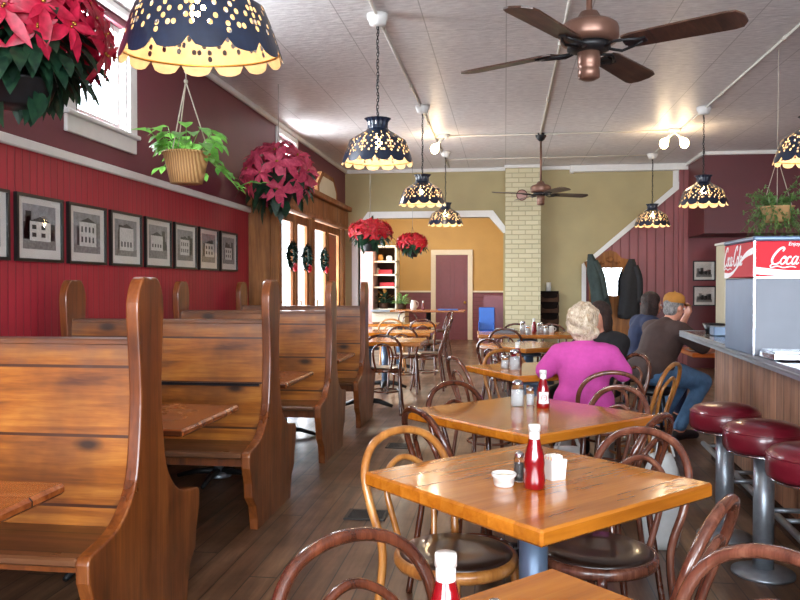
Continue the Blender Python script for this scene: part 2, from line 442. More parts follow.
sbox('wall_left_upper', up, M['maroon'])
sbox('trim_1', [(LX, LX+.03, FY, DV0, 2.13, 2.19)], M['white'], .008)          # chair rail
sbox('trim_2', [(LX, LX+.05, FY, BY, CZ-.06, CZ)], M['white'], .012)           # crown left
sbox('baseboard_left', [(LX, LX+.02, FY, DV0, 0, .12)], M['maroon'])
def win(n, w, tr=.11, mull=False):
    y0, y1, z0, z1 = w
    m = MB()
    m.box(LX, LX+.03, y0-tr, y0, z0-.02, z1+tr if z1+tr < CZ-.06 else CZ-.062, bev=.005)
    m.box(LX, LX+.03, y1, y1+tr, z0-.02, z1+tr if z1+tr < CZ-.06 else CZ-.062, bev=.005)
    if z1 + .05 < CZ-.062: m.box(LX, LX+.03, y0, y1, z1, min(z1+tr, CZ-.062), bev=.005)
    m.box(LX, LX+.05, y0-tr-.02, y1+tr+.02, z0-.05, z0-.02, bev=.006)
    m.box(LX, LX+.025, y0-tr, y1+tr, z0-.05-tr, z0-.05, bev=.005)
    o = struct(m.build('window_%d' % n, M['white']))
    g = MB(); fx = LX-.08
    for a in ((fx, fx+.03, y0, y0+.045, z0, z1), (fx, fx+.03, y1-.045, y1, z0, z1), (fx, fx+.03, y0+.045, y1-.045, z1-.04, z1), (fx, fx+.03, y0+.045, y1-.045, z0, z0+.04)): g.box(*a)
    g.build('window_sash', M['white'], o)
    p = MB(); p.box(fx+.012, fx+.016, y0+.045, y1-.045, z0+.04, z1-.04); p.build('window_pane', M['pane'], o)
    return o
win(1, W1); win(2, W2, .09)
m = MB(); y0, y1, z0, z1 = W3
m.box(LX, LX+.03, y0-.08, y0, z0-.08, z1+.08, bev=.005); m.box(LX, LX+.03, y1, y1+.08, z0-.08, z1+.08, bev=.005)
m.box(LX, LX+.03, y0, y1, z0-.08, z0, bev=.005); m.box(LX, LX+.03, y0, y1, z1, z1+.08, bev=.005)
o = struct(m.build('window_3', M['white'])); p = MB(); p.box(LX-.07, LX-.066, y0, y1, z0, z1); p.build('window_pane', M['pane'], o)

# back wall with arch to the far room
AX0, AX1, AZ = -2.52, -.03, 2.50
m = MB()
m.box(LX, AX0, BY, BY+.2, 0, CZ); m.box(AX0, AX1, BY, BY+.2, AZ+.0, CZ); m.box(AX1, RX, BY, BY+.2, 0, CZ)
m.prism([(AX0, AZ-.27), (AX0+.24, AZ), (AX0, AZ)], BY, BY+.2, 'Y'); m.prism([(AX1, AZ-.27), (AX1, AZ), (AX1-.24, AZ)], BY, BY+.2, 'Y')
struct(m.build('wall_back', M['olive']))
m = MB(); t_ = .11
def archo(e): return [(AX0-e, 0), (AX0-e, AZ-.27+.0), (AX0+.24-e*.6, AZ+e), (AX1-.24+e*.6, AZ+e), (AX1+e, AZ-.27), (AX1+e, 0)]
a_, b_ = archo(0), archo(t_)
for i in range(5):
    q = [a_[i], a_[i+1], b_[i+1], b_[i]]
    if i == 4: continue
    m.prism(q, BY-.03, BY, 'Y')
m.box(AX0-.012, AX0, BY, BY+.2, 0, AZ-.27); 
m.prism([(a_[1][0], a_[1][1]), (a_[2][0], a_[2][1]), (a_[2][0]+.01, a_[2][1]-.02), (a_[1][0]+.015, a_[1][1])], BY-.03, BY+.2, 'Y')
o = struct(m.build('trim_3', M['white'])); fix_normals(o)
sbox('trim_4', [(LX+.05, .0, BY-.05, BY, CZ-.06, CZ), (.58, 1.1, BY-.05, BY, CZ-.06, CZ), (1.1, 2.94, BY-.12, BY, CZ-.11, CZ), (1.06, 1.12, BY-.12, BY, CZ-.13, CZ)], M['white'], .008)
# brick pilaster
sbox('wall_brick_pilaster', [(.0, .58, BY-.25, BY, 0, CZ-.001)], M['brick'])
sbox('trim_5', [(-.02, .60, BY-.29, BY-.25, CZ-.05, CZ)], M['white'], .008)
# boarded stair enclosure on the back wall
D0, D1 = (1.30, 1.74), (2.94, 3.13)
m = MB(); m.prism([(1.33, 0), (2.94, 0), (2.94, 3.10), (1.33, 1.74)], BY-.06, BY-.001, 'Y')
o = struct(m.build('wall_stair_boards', M['maroonboards']))
m = MB()
m.prism([(1.27, 1.70), (1.33, 1.66), (2.96, 3.05), (2.96, 3.17)], BY-.09, BY-.055, 'Y')
m.box(1.26, 1.33, BY-.09, BY-.055, .0, 1.70)
o = struct(m.build('trim_6', M['white'])); fix_normals(o)
m = MB(); m.prism([(2.72, 2.96), (2.94, 3.14), (2.94, CZ-.11), (2.72, CZ-.11)], BY-.03, BY-.002, 'Y'); struct(m.build('trim_7', M['white']))
sbox('wall_stair_wainscot', [(1.9, RX, BY-.085, BY-.06, 0, 1.02)], M['darkmaroon'])
# dropped maroon box over the service corner
sbox('wall_stair_box', [(2.94, RX, 12.15, BY-.09, 2.12, CZ)], M['darkmaroon'])
sbox('wall_service_back', [(2.94, RX, BY-.06, BY-.001, 1.02, 2.12)], M['maroon2'])
sbox('trim_8', [(2.90, RX, 12.10, 12.15, CZ-.05, CZ), (2.89, 2.94, 12.10, BY-.12, CZ-.05, CZ)], M['white'], .006)
sbox('wall_service_post', [(2.80, 2.94, BY-.12, BY-.06, 0, CZ-.11)], M['maroonboards'])
# right and front walls
sbox('wall_right', [(RX, RX+.18, FY, BY+.2, 0, CZ)], M['darkmaroon'])
fw = [(LX-.18, RX+.18, FY-.18, FY, 0, .7), (LX-.18, RX+.18, FY-.18, FY, 3.0, CZ), (LX-.18, -2.4, FY-.18, FY, .7, 3.0), (-.3, .1, FY-.18, FY, .7, 3.0), (4.3, RX+.18, FY-.18, FY, .7, 3.0)]
sbox('wall_front', fw, M['maroon'])
for n, (a, b) in ((4, (-2.4, -.3)), (5, (.1, 4.3))):
    m = MB()
    for q in ((a, b, .7, .78), (a, b, 2.92, 3.0), (a, a+.07, .78, 2.92), (b-.07, b, .78, 2.92), (a+.07, b-.07, 2.25, 2.30), ((a+b)/2-.03, (a+b)/2+.03, .78, 2.92)):
        m.box(q[0], q[1], FY-.1, FY-.04, q[2], q[3])
    o = struct(m.build('window_%d' % n, M['white'])); p = MB(); p.box(a+.07, b-.07, FY-.075, FY-.07, .78, 2.92); p.build('window_pane', M['pane'], o)

# far room beyond the arch
FYB = 19.3
sbox('wall_far_back', [(-3.6, .9, FYB, FYB+.15, 1.2, CZ)], M['yellow'])
sbox('wall_far_wainscot', [(-3.6, -1.78, FYB-.02, FYB+.15, 0, 1.17), (-.83, .9, FYB-.02, FYB+.15, 0, 1.17)], M['purplebead'])
sbox('trim_9', [(-3.6, -1.80, FYB-.05, FYB, 1.17, 1.21), (-.81, .9, FYB-.05, FYB, 1.17, 1.21)], M['cream'])
sbox('wall_far_right', [(.9, 1.05, BY+.2, FYB+.15, 0, CZ)], M['yellow'])
m = MB(); m.box(-3.6, -3.45, BY+.2, FYB, 0, .8); m.box(-3.6, -3.45, BY+.2, FYB, 2.9, CZ); m.box(-3.6, -3.45, BY+.2, 14.6, .8, 2.9); m.box(-3.6, -3.45, 17.1, FYB, .8, 2.9)
struct(m.build('wall_far_left', M['yellow']))
sbox('wall_far_front', [(-3.6, LX, BY+.1, BY+.2, 0, CZ)], M['yellow'])
sbox('wall_outside_facade', [(-3.6, LX-.18, BY+.0, BY+.1, 0, CZ)], M['white'])
sbox('trim_16', [(LX-.18, LX, DV1-.02, DV1, 0, 2.2), (LX-.18, LX, W1[1]-.015, W1[1], W1[2], W1[3]), (LX-.18, LX-.08, W1[0], W1[0]+.015, W1[2], W1[3]), (LX-.18, LX-.08, W2[1]-.015, W2[1], W2[2], W2[3])], M['white'])
sbox('window_6', [(-3.56, -3.5, 14.6, 14.68, .8, 2.9), (-3.56, -3.5, 17.02, 17.1, .8, 2.9), (-3.56, -3.5, 15.8, 15.88, .8, 2.9), (-3.56, -3.5, 14.68, 17.02, .8, .88), (-3.56, -3.5, 14.68, 17.02, 2.82, 2.9)], M['white'])
# far door
d = struct(MB().box(-1.70, -.91, FYB-.02, FYB+.02, 0, 2.09).build('door_1', M['plumdoor']))
m = MB()
for (a, b) in ((-1.62, -1.34), (-1.27, -.99)):
    for (c, e) in ((.98, 1.98), (.14, .86)):
        m.box(a, a+.03, FYB-.035, FYB-.02, c, e); m.box(b-.03, b, FYB-.035, FYB-.02, c, e); m.box(a+.03, b-.03, FYB-.035, FYB-.02, c, c+.03); m.box(a+.03, b-.03, FYB-.035, FYB-.02, e-.03, e)
m.build('door_panel', M['plumdoor'], d)
m = MB(); m.ball((-.98, FYB-.07, .92), .035); m.tube([(-.98, FYB-.07, .92), (-.98, FYB-.02, .92)], .012); m.build('door_knob', M['brass'], d)
m = MB(); m.box(-1.82, -1.70, FYB-.06, FYB-.01, 0, 2.09, bev=.006); m.box(-.91, -.79, FYB-.06, FYB-.01, 0, 2.09, bev=.006); m.box(-1.82, -.79, FYB-.06, FYB-.01, 2.09, 2.22, bev=.006)
m.build('door_casing', M['cream'], d)

# ------------------------------------------------------------------ entry vestibule on the left
VX = -2.45
v = struct(MB().box(LX, VX, DV0-.05, DV0, 0, 2.24).build('trim_10', M['vestwood']))
m = MB()
m.box(LX, VX+.04, DV0-.1, DV1, 2.24, 2.48, bev=.01); m.box(LX, VX+.10, DV0-.13, DV1, 2.48, 2.55, bev=.01)
m.box(LX, VX+.07, DV0-.11, DV1, 2.20, 2.25, bev=.008)
struct(m.build('trim_11', M['vestwood']))
m = MB(); m.prism([(9.9, 2.55), (11.1, 2.55), (11.1, 2.68), (10.85, 2.86), (10.15, 2.86), (9.9, 2.68)], VX-.02, VX+.04, 'X'); o = struct(m.build('trim_12', M['vestwood'])); fix_normals(o)
m = MB(); m.prism([(10.0, 2.56), (11.0, 2.56), (11.0, 2.66), (10.8, 2.80), (10.2, 2.80), (10.0, 2.66)], VX+.04, VX+.045, 'X'); o = m.build('pediment_panel', M['beige'], o)
sbox('trim_13', [(VX-.06, VX+.04, a, a+.14, 0, 2.2) for a in (8.14, 9.62, 11.5)], M['vestwood'], .01)
def glassdoor(n, y0, y1):
    x0, x1 = VX-.04, VX
    m = MB(); st = .1
    m.box(x0, x1, y0, y0+st, 0, 2.18, bev=.004); m.box(x0, x1, y1-st, y1, 0, 2.18, bev=.004)
    m.box(x0, x1, y0+st, y1-st, 2.08, 2.18, bev=.004); m.box(x0, x1, y0+st, y1-st, 0, .25, bev=.004); m.box(x0, x1, y0+st, y1-st, .95, 1.05, bev=.004)
    o = struct(m.build('door_%d' % n, M['vestwood']))
    MB().box(x0+.018, x0+.022, y0+st, y1-st, .25, .95).box(x0+.018, x0+.022, y0+st, y1-st, 1.05, 2.08).build('door_pane', M['pane'], o)
    m = MB(); m.tube([(x1+.0, y0+.05, .98), (x1+.05, y0+.05, .98), (x1+.05, y0+.05, 1.16), (x1, y0+.05, 1.16)], .01); m.build('door_handle', M['brass'], o)
    return o
glassdoor(2, 8.30, 8.95); glassdoor(3, 8.97, 9.61); glassdoor(4, 9.78, 10.62); glassdoor(5, 10.64, 11.48)
# outdoors ground and sidewalk wall of the entry recess
sbox('ground_outside', [(-30, LX-.19, -30, 40, -.15, -.02), (LX-.19, 30, -30, FY-.19, -.15, -.02)], M['concrete'])

# ------------------------------------------------------------------ ceiling conduits
def conduit(label, pts, r=.012):
    m = MB(); m.tube(pts, r, 8)
    L = sum((Vector(pts[i+1])-Vector(pts[i])).length for i in range(len(pts)-1))
    o = m.build('ceiling_conduit', M['conduit'])
    a, b = Vector(pts[0]), Vector(pts[-1]); k = max(1, int(L/2.0)); c = MB()
    for i in range(1, k+1):
        p = a.lerp(b, i/(k+1)); dd = (b-a).normalized()
        c.tube([p-dd*.03, p+dd*.03], r*1.5, 8)
    c.build('coupling', M['conduit'], o)
    return tag(o, label, 'conduit', 'painted conduits across the ceiling')
cz = CZ-.014
conduit('pale ceiling conduit linking the lamps over the booth aisle', [(-.93, 2.3, cz), (-.93, 13.1, cz)])
conduit('pale ceiling conduit linking the two ceiling fans', [(.43, 2.6, cz), (.45, 10.4, cz)])
conduit('pale ceiling conduit linking the lamps above the bar counter', [(2.2, 4.8, cz), (2.2, 10.4, cz), (2.2, 12.0, cz)])
conduit('pale ceiling conduit running crosswise past the far fan between the bare bulb fittings', [(-.9, 10.35, cz), (2.18, 10.35, cz)], .01)
conduit('farthest pale ceiling conduit running crosswise between the two farthest lamps', [(-.9, 12.25, cz), (2.18, 12.25, cz)], .01)

# ------------------------------------------------------------------ pendant lamps
def make_pendant(label):
    # local origin at the ceiling
    root = thing('pendant_lamp', label, 'lamp', (0,0,0), 0, 'black punched metal pendant lamps')
    m = MB(); m.lathe([(0, 0), (.078, 0), (.078, -.03), (.066, -.05), (.06, -.075), (.03, -.085), (0, -.085)], 24); m.build('ceiling_rose', M['white'], root)
    zt = CZ - 2.57   # depth of the crown top below the ceiling
    m = MB(); z = -.085; i = 0
    while z > -zt+.01:
        ring = []
        for j in range(8):
            a = 2*PI*j/8
            q = (.008*math.cos(a), 0, .016*math.sin(a)) if i % 2 == 0 else (0, .008*math.cos(a), .016*math.sin(a))
            ring.append((q[0], q[1], q[2]+z-.012))
        m.tube(ring, .0028, 4, closed=True); z -= .024; i += 1
    m.tube([(.01*math.sin(k*.9), .01*math.cos(k*.9), -.08-(zt-.08)*k/30) for k in range(31)], .003, 5)
    m.build('chain', M['iron'], root)
    # shade: outer black shell, inner gold shell, real punched holes
    prof = [(.088, .0), (.070, -.03), (.076, -.075), (.092, -.09), (.150, -.125), (.207, -.163), (.222, -.20), (.240, -.25), (.256, -.30), (.266, -.335)]
    def rad(zq):
        for (r0, z0), (r1, z1) in zip(prof, prof[1:]):
            if z1 <= zq <= z0: return r0+(r1-r0)*(zq-z0)/(z1-z0)
        return prof[-1][0]
    N = 84; rows = [0, -.025, -.05, -.075, -.09, -.109, -.128, -.146, -.163, -.1843, -.2057, -.227, -.2483, -.2697, -.291]
    holes = set()
    for c in range(7):
        base = c*12
        for (r_, q) in ((8,6),(9,5),(9,7),(10,4),(10,6),(10,8),(11,5),(11,7),(12,6),(9,6),(11,6),(9,1),(11,1),(10,0),(10,2),(8,0),(12,0),(12,2),(8,2),(11,10),(9,10),(7,3),(7,9),(6,6),(6,0),(5,3),(5,9),(7,6),(13,0),(12,9),(12,3),(8,11)):
            holes.add((r_, (base+q) % N))
    for side, (off, mi) in enumerate(((0.0, 0), (-.002, 1))):
        m = MB() if side == 0 else m
        def pt(u, zq):
            th = 2*PI*u/N; r_ = rad(zq)+off
            if zq > -.08: r_ += .006*math.cos(14*th)*min(1, (zq+.08)/.08)
            return (r_*math.cos(th), r_*math.sin(th), zq-zt)
        for i in range(len(rows)-1):
            for u in range(N):
                z0, z1 = rows[i], rows[i+1]
                if (i, u) in holes:
                    c0 = (u+.5, (z0+z1)/2)
                    outer = [(u, z0), (u+.5, z0), (u+1, z0), (u+1, c0[1]), (u+1, z1), (u+.5, z1), (u, z1), (u, c0[1])]
                    inner = []
                    for (a, b) in outer:
                        da, db = a-c0[0], b-c0[1]
                        diag = abs(da) > .4 and abs(db) > 1e-4
                        k = .66 if diag else .9
                        inner.append((c0[0]+da*k, c0[1]+db*k))
                    vs = [pt(*p) for p in outer]+[pt(*p) for p in inner]
                    fs = [(q, q+8, (q+1) % 8+8, (q+1) % 8) for q in range(8)]
                    m.add(vs, fs, mi, True)
                else:
                    m.add([pt(u, z0), pt(u, z1), pt(u+1, z1), pt(u+1, z0)], [(0,1,2,3)], mi, True)
        # scalloped hem: 14 lobes of 6 cells each
        for u in range(N):
            def hem(uu):
                x = ((uu % 6)/6-.5)*2
                return -.291 - .012 - .036*math.sqrt(max(0, 1-x*x*.98))
            m.add([pt(u, -.291), pt(u, hem(u) if u % 6 else -.303), pt(u+1, hem(u+1) if (u+1) % 6 else -.303), pt(u+1, -.291)], [(0,1,2,3)], mi, True)
    o = m.build('lamp_shade', [M['lampblack_sheen'], M['lampgold']], root)
    m = MB(); rw = rad(-.30)-.004
    m.tube([(rw*math.cos(2*PI*k/48), rw*math.sin(2*PI*k/48), -.303-zt) for k in range(48)], .003, 6, closed=True); m.build('wire_ring', M['brass'], root)
    m = MB(); m.tube([(0,0,-zt+.01), (0,0,-zt-.11)], .018, 12); m.lathe([(.1, 0), (.02, .01), (0, .012)], 24, (0,0,-zt)); m.build('socket', M['iron'], root)
    m = MB(); m.ball((0,0,-zt-.18), (.032,.032,.04), 14); m.tube([(0,0,-zt-.11),(0,0,-zt-.15)], .016, 10); m.build('bulb', M['bulb'], root)
    return root
p0 = make_pendant('x')
pend = [((-.993, 2.45), 'largest and nearest pendant lamp, cut by the top edge near the window', -.15),
        ((-.93, 5.68), 'black punched pendant lamp hanging second nearest over the booth aisle', 0),
        ((-.91, 8.62), 'black punched pendant lamp overlapping a smaller one in front of the arch', 0),
        ((-.88, 11.6), 'smallest pendant lamp, just behind the other one in front of the arch', 0),
        ((2.2, 6.0), 'black pendant lamp at the right edge, above the hanging green plant', 0),
        ((2.19, 9.1), 'black pendant lamp in front of the dark maroon wall box', 0),
        ((2.2, 12.2), 'black pendant lamp hanging before the white stair edge', 0)]
lampset = []
for i, ((x, y), lab, dz) in enumerate(pend):
    o = p0 if i == 0 else dup(p0)
    o.location = (x, y, CZ); o['label'] = lab; sc_ = 1.0; o.rotation_euler = (0, 0, .31*i)
    lampset.append((x, y + (.02 if dz else 0), 2.57-.18+dz))
o = p0; dz = -.15; piv = Vector((0, 0, -(CZ-2.57))); til = Matrix.Rotation(R(5.5), 3, 'X')
for ch in list(o.children):     # the nearest shade hangs lower and a little askew
    if ch.name.startswith(('ceiling_rose', 'chain')): continue
    ch.rotation_euler = (R(5.5), 0, 0); q = piv - til @ piv; ch.location = (q.x, q.y, q.z + dz)
m = MB(); m.tube([(0,0,-(CZ-2.57)+.02), (0,0,-(CZ-2.57)+dz)], .006, 8); m.build('chain_hook', M['iron'], o)

# bare-bulb fixtures
def make_spot(label, loc, two):
    root = thing('bare_bulb_light', label, 'light fixture', loc, 0)
    MB().lathe([(0,0),(.075,0),(.07,-.03),(.03,-.045),(0,-.045)], 20).build('ceiling_plate', M['white'], root)
    for s in ((-1, 1) if two else (-1,)):
        m = MB(); m.tube([(0,0,-.04), (s*.05,0,-.08), (s*.08, 0, -.12)], .018, 10); m.build('socket', M['white'], root)
        m = MB(); m.ball((s*.125, 0, -.185), (.055,.055,.065), 14); m.ball((s*.10, 0, -.15), (.035,.035,.04), 12); m.build('bulb', M['bulb'], root)
    return root
make_spot('single bare bulb on a white plate over the booth aisle', (-.80, 10.3, CZ), False)
make_spot('pair of bare bulbs on one plate over the right side', (2.12, 10.3, CZ), True)

# ------------------------------------------------------------------ ceiling fans
def make_fan(label, dp=.09):
    root = thing('ceiling_fan', label, 'ceiling fan', (0,0,0), 0)
    MB().lathe([(0,0),(.075,0),(.07,-.04),(.045,-.08),(.02,-.1),(0,-.1)], 20).build('canopy', M['iron'], root)
    MB().tube([(0,0,-.09),(0,0,-.56-dp)], .014, 10).build('downrod', M['bronze'], root)
    MB().lathe([(0,-.53),(.04,-.535),(.06,-.57),(.11,-.585),(.13,-.60),(.135,-.615),(.135,-.655),(.125,-.675),(.10,-.68),(0,-.68)], 32).build('motor_housing', M['bronze'], root).location.z = -dp
    MB().lathe([(0,-.68),(.095,-.68),(.10,-.705),(.06,-.72),(0,-.72)], 28).build('flywheel', M['iron'], root).location.z = -dp
    MB().lathe([(0,-.70),(.052,-.71),(.052,-.78),(.045,-.79),(.05,-.80),(.05,-.835),(.03,-.845),(0,-.845)], 24).build('switch_housing', M['bronze'], root).location.z = -dp
    for k in range(4):
        a = R(90*k)
        Mx = Matrix.Rotation(a, 4, 'Z') @ Matrix.Translation((0,0,-.70-dp)) @ Matrix.Rotation(R(-11), 4, 'X')
        out = [(.17,-.05),(.21,-.062),(.62,-.076),(.66,-.068),(.685,-.03),(.685,.03),(.66,.068),(.62,.076),(.21,.062),(.17,.05)]
        vs = [Mx @ Vector((p[0], p[1], .004)) for p in out]+[Mx @ Vector((p[0], p[1], -.004)) for p in out]; n_ = len(out)
        fs = [tuple(range(n_)), tuple(range(n_, 2*n_))[::-1]]+[(i, n_+i, n_+(i+1) % n_, (i+1) % n_) for i in range(n_)]
        b = MB().add(vs, fs).build('blade', M['darkwood'], root)
        m = MB()
        for s in (-1, 1): m.tube([Mx @ Vector(p) for p in ((.09, s*.015, -.012), (.14, s*.05, -.016), (.2, s*.035, -.012), (.25, s*.01, -.009))], .007, 6)
        m.box(.17, .27, -.018, .018, -.012, -.004, M=Mx)
        m.build('blade_iron', M['iron'], root)
    return root
f1 = make_fan('large brown four-blade ceiling fan nearest the camera, cut off above', .19); f1.location = (.38, 3.70, CZ); f1.rotation_euler = (0,0,R(52+7.67))
f2 = make_fan('smaller-looking dark ceiling fan in front of the cream brick pilaster', .09); f2.location = (.46, 10.4, CZ); f2.rotation_euler = (0,0,R(25))

# ------------------------------------------------------------------ booths
def profile(z, flip=1):
    pass
def bench_outline(h=1.375):
    half = [(.33, 0), (.335, .06), (.36, .14), (.42, .20), (.43, .28), (.465, .37), (.468, .43), (.45, .455), (.36, .47), (.27, .492), (.19, .545), (.13, .63), (.105, .75), (.09, .90), (.092, 1.02), (.105, 1.16), (.112, 1.25), (.107, 1.30), (.085, 1.35), (.05, 1.38), (0, h)]
    cu = crom([(y, z, 0) for y, z in half[6:]], 3); half = half[:6] + [(max(0, p.x), p.y) for p in cu]; half[-1] = (0, h)
    left = [(-y, z) for (y, z) in half[:-1]]
    return half + left[::-1]
def make_bench(label):
    root = thing('booth_bench', label, 'bench', (0,0,0), 0, 'back-to-back wooden booth benches')
    o_ = bench_outline()
    for (a, b) in ((-.05, 0.0), (-1.30, -1.25)):
        m = MB(); m.prism(o_, a, b, 'X')
        e = m.build('end_panel', M['pine_end'], root); fix_normals(e)
        bv = e.modifiers.new('bevel', 'BEVEL'); bv.width = .007; bv.segments = 2; bv.limit_method = 'ANGLE'; bv.angle_limit = R(25)
    for s in (-1, 1):
        A, B = (s*.115, .44), (s*.05, 1.135)
        d_ = Vector((0, B[0]-A[0], B[1]-A[1])).normalized(); th = R(90)
        vs = []
        for x in (-1.25, -.05):
            for (y, z) in ((A[0], A[1]), (B[0], B[1]), (B[0]-s*.022, B[1]+.004), (A[0]-s*.022, A[1])): vs.append((x, y, z))
        m = MB().add(vs, [(0,1,2,3),(7,6,5,4),(0,4,5,1),(1,5,6,2),(2,6,7,3),(3,7,4,0)])
        q = m.build('backrest', M['pine'], root); fix_normals(q)
        m = MB(); m.box(-1.25, -.05, min(s*.11, s*.455), max(s*.11, s*.455), .415, .448, bev=.008); m.build('seat', M['pine_seat'], root)
    MB().box(-1.25, -.05, -.055, .055, 1.12, 1.145, bev=.006).build('top_cap', M['pine'], root)
    MB().box(-1.25, -.05, .28, .30, .34, .415).box(-1.25, -.05, -.30, -.28, .34, .415).build('support_board', M['pine_end'], root)
    return root
BYS = (2.84, 4.46, 6.07, 7.55)
b0 = make_bench('x')
labs = ('nearest double booth bench, its tall end post in front of the red wall', 'second double booth bench from the camera, with a dark crack in its back', 'third double booth bench from the camera', 'farthest double booth bench, before the glass entry doors')
for i, y in enumerate(BYS):
    o = b0 if i == 0 else dup(b0)
    o.location = (-1.345, y, 0); o['label'] = labs[i]
c = MB().box(-1.30, -.06, -.121, -.108, .765, .782).build('crack', M['black'], None)
for o in [q for q in bpy.data.objects if q.name.startswith('booth_bench') and abs(q.location.y-4.46) < .01]: c.parent = o
c.name = 'back_crack'
def make_btable(label):
    root = thing('booth_table', label, 'table', (0,0,0), 0, 'wooden tables between the booth benches')
    MB().box(-1.36, -.03, -.36, .36, .685, .72, bev=.01).build('tabletop', M['pine_table'], root)
    MB().tube([(-.62,0,.03), (-.62,0,.685)], .035, 14).lathe([(.0,.0),(.09,0),(.05,.03),(0,.03)], 16, (-.62,0,.02)).build('pedestal', M['steel'], root)
    m = MB()
    for k in range(4):
        a = PI/2*k+.0; m.tube([(-.62,0,.06), (-.62+.16*math.cos(a), .16*math.sin(a), .05), (-.62+.3*math.cos(a), .3*math.sin(a), .015)], [.025,.02,.014], 8)
    m.build('pedestal_feet', M['iron'], root)
    return root
t0 = make_btable('x')
for i, (y, lab) in enumerate(((1.95, 'booth table in front of the nearest bench, cut by the left edge'), (3.58, 'booth table between the nearest and second benches'), (5.2, 'booth table between the second and third benches'), (6.8, 'booth table between the third and farthest benches'))):
    o = t0 if i == 0 else dup(t0)
    o.location = (-1.355, y, 0); o['label'] = lab

# ------------------------------------------------------------------ framed prints
def framed(label, y0, y1, z0, z1, seed, on='left', group='framed prints on the red wall', bw=.018, x=None, Y=None):
    rr = random.Random(seed)
    root = thing('framed_print', label, 'picture', (0,0,0), 0, group)
    W, Hh = y1-y0, z1-z0
    # local: u along width, v up, w out of wall
    def T(u, v, w):
        if on == 'left': return (LX+w, y0+u, z0+v)
        return (y0+u, Y-w, z0+v)
    def B(m, u0, u1, v0, v1, w0, w1, mi=0):
        p, q = T(u0, v0, w0), T(u1, v1, w1)
        m.box(min(p[0],q[0]), max(p[0],q[0]), min(p[1],q[1]), max(p[1],q[1]), min(p[2],q[2]), max(p[2],q[2]), mi)
    m = MB(); B(m, 0, bw, 0, Hh, .001, .025); B(m, W-bw, W, 0, Hh, .001, .025); B(m, bw, W-bw, 0, bw, .001, .025); B(m, bw, W-bw, Hh-bw, Hh, .001, .025)
    m.build('frame', M['blackframe'], root)
    m = MB(); B(m, bw, W-bw, bw, Hh-bw, .002, .010); m.build('mat_board', M['mat'], root)
    mu, mv = W*.15, Hh*.15
    iw, ih = W-2*mu, Hh-2*mv*1.1
    m = MB(); vb = mv*1.25
    tones = GT
    wide = on == 'back'
    B(m, mu, mu+iw, vb, vb+ih, .010, .0110, 1 if not wide else 0)     # sky
    g = .18+.12*rr.random()
    B(m, mu, mu+iw, vb, vb+ih*g, .0112, .0116, 2)   # ground
    if wide:
        for k in range(7):
            u = mu+iw*(.02+.12*k); B(m, u, u+iw*.20, vb+ih*(g*.8), vb+ih*(.35+.35*rr.random()), .0117, .0122, rr.choice((2,2,3)))
    else:
        # a street-front building and darker trees
        u = mu+iw*(.1+.15*rr.random()); w_ = iw*(.5+.2*rr.random()); hh = ih*(.35+.25*rr.random())
        for k in range(9):
            a = mu+iw*rr.random()*.82; B(m, a, a+iw*.17, vb+ih*g*.9, vb+ih*(.45+.4*rr.random()), .0117, .0120, rr.choice((2,3,3,4)))
        B(m, u, u+w_, vb+ih*g*.8, vb+ih*g+hh, .0121, .0126, 0)
        tip = [(u, vb+ih*g+hh), (u+w_, vb+ih*g+hh), (u+w_*.5, vb+ih*g+hh+ih*.12)]
        a_, b_, c_ = [T(p[0], p[1], .0126) for p in tip]; m.add([a_, b_, c_], [(0,1,2)], 3)
        nc = rr.choice((2,3,3,4)); nr = rr.choice((1,2))
        for i in range(nc):
            for j in range(nr):
                a = u+w_*(.1+.88/nc*i); b = vb+ih*g+hh*(.1+.45*j); B(m, a, a+w_*.4/nc, b, b+hh*.25, .0127, .013, 4)
    m.build('photograph', GT, root)
    MB_ = MB(); B(MB_, bw, W-bw, bw, Hh-bw, .0165, .0175); MB_.build('glazing', M['pane'], root)
    return root
GT = [plain('print_pale', (196,194,190), .5, var=.15, scale=60), plain('print_sky', (132,132,134), .5, var=.25, scale=30), plain('print_ground', (120,118,116), .5, var=.35, scale=60), plain('print_trees', (52,52,54), .5, var=.5, scale=80), plain('print_dark', (36,36,38), .5, var=.4, scale=60)]
pn = ['cut by the left edge', 'of a pale gabled building, second from the left', 'third from the left', 'fourth from the left', 'fifth from the left', 'third from the right end', 'second from the right end', 'smallest-looking and last before the entry']
for i in range(8):
    c = 3.78+.532*i
    framed('framed black-and-white print on red wall, '+pn[i], c-.235, c+.235, 1.487, 1.878, 11+i)
framed('upper framed print on the maroon wall beside the drink dispenser', 3.03, 3.38, 1.42, 1.745, 40, 'back', 'framed prints behind the counter', Y=BY-.06)
framed('lower framed print on the maroon wall beside the drink dispenser', 3.03, 3.38, 1.01, 1.335, 41, 'back', 'framed prints behind the counter', Y=BY-.06-.026)

# ------------------------------------------------------------------ square tables
def make_table(label, sx=.76, sy=.76):
    root = thing('dining_table', label, 'table', (0,0,0), 0, 'square oak pedestal tables')
    MB().box(-sx/2, sx/2, -sy/2, sy/2, .705, .75, bev=.007).build('tabletop', M['oak'], root)
    MB().tube([(0,0,.05), (0,0,.66)], .045, 18).lathe([(0,.0),(.13,0),(.13,.02),(.06,.05),(0,.05)], 20, (0,0,.64), M=None).build('pedestal', M['bluesteel'], root)
    m = MB()
    for k in range(4):
        a = PI/2*k; m.tube([(0,0,.085), (.14*math.cos(a), .14*math.sin(a), .07), (.28*math.cos(a), .28*math.sin(a), .02)], [.035,.028,.018], 8)
    m.lathe([(0,.11),(.06,.1),(.07,.03),(0,.03)], 16)
    m.build('pedestal_feet', M['iron'], root)
    return root
TA = make_table('nearest oak table, only its back corner in view at the bottom edge'); TA.location = (.10, 1.14, 0); TA.rotation_euler = (0,0,R(45))
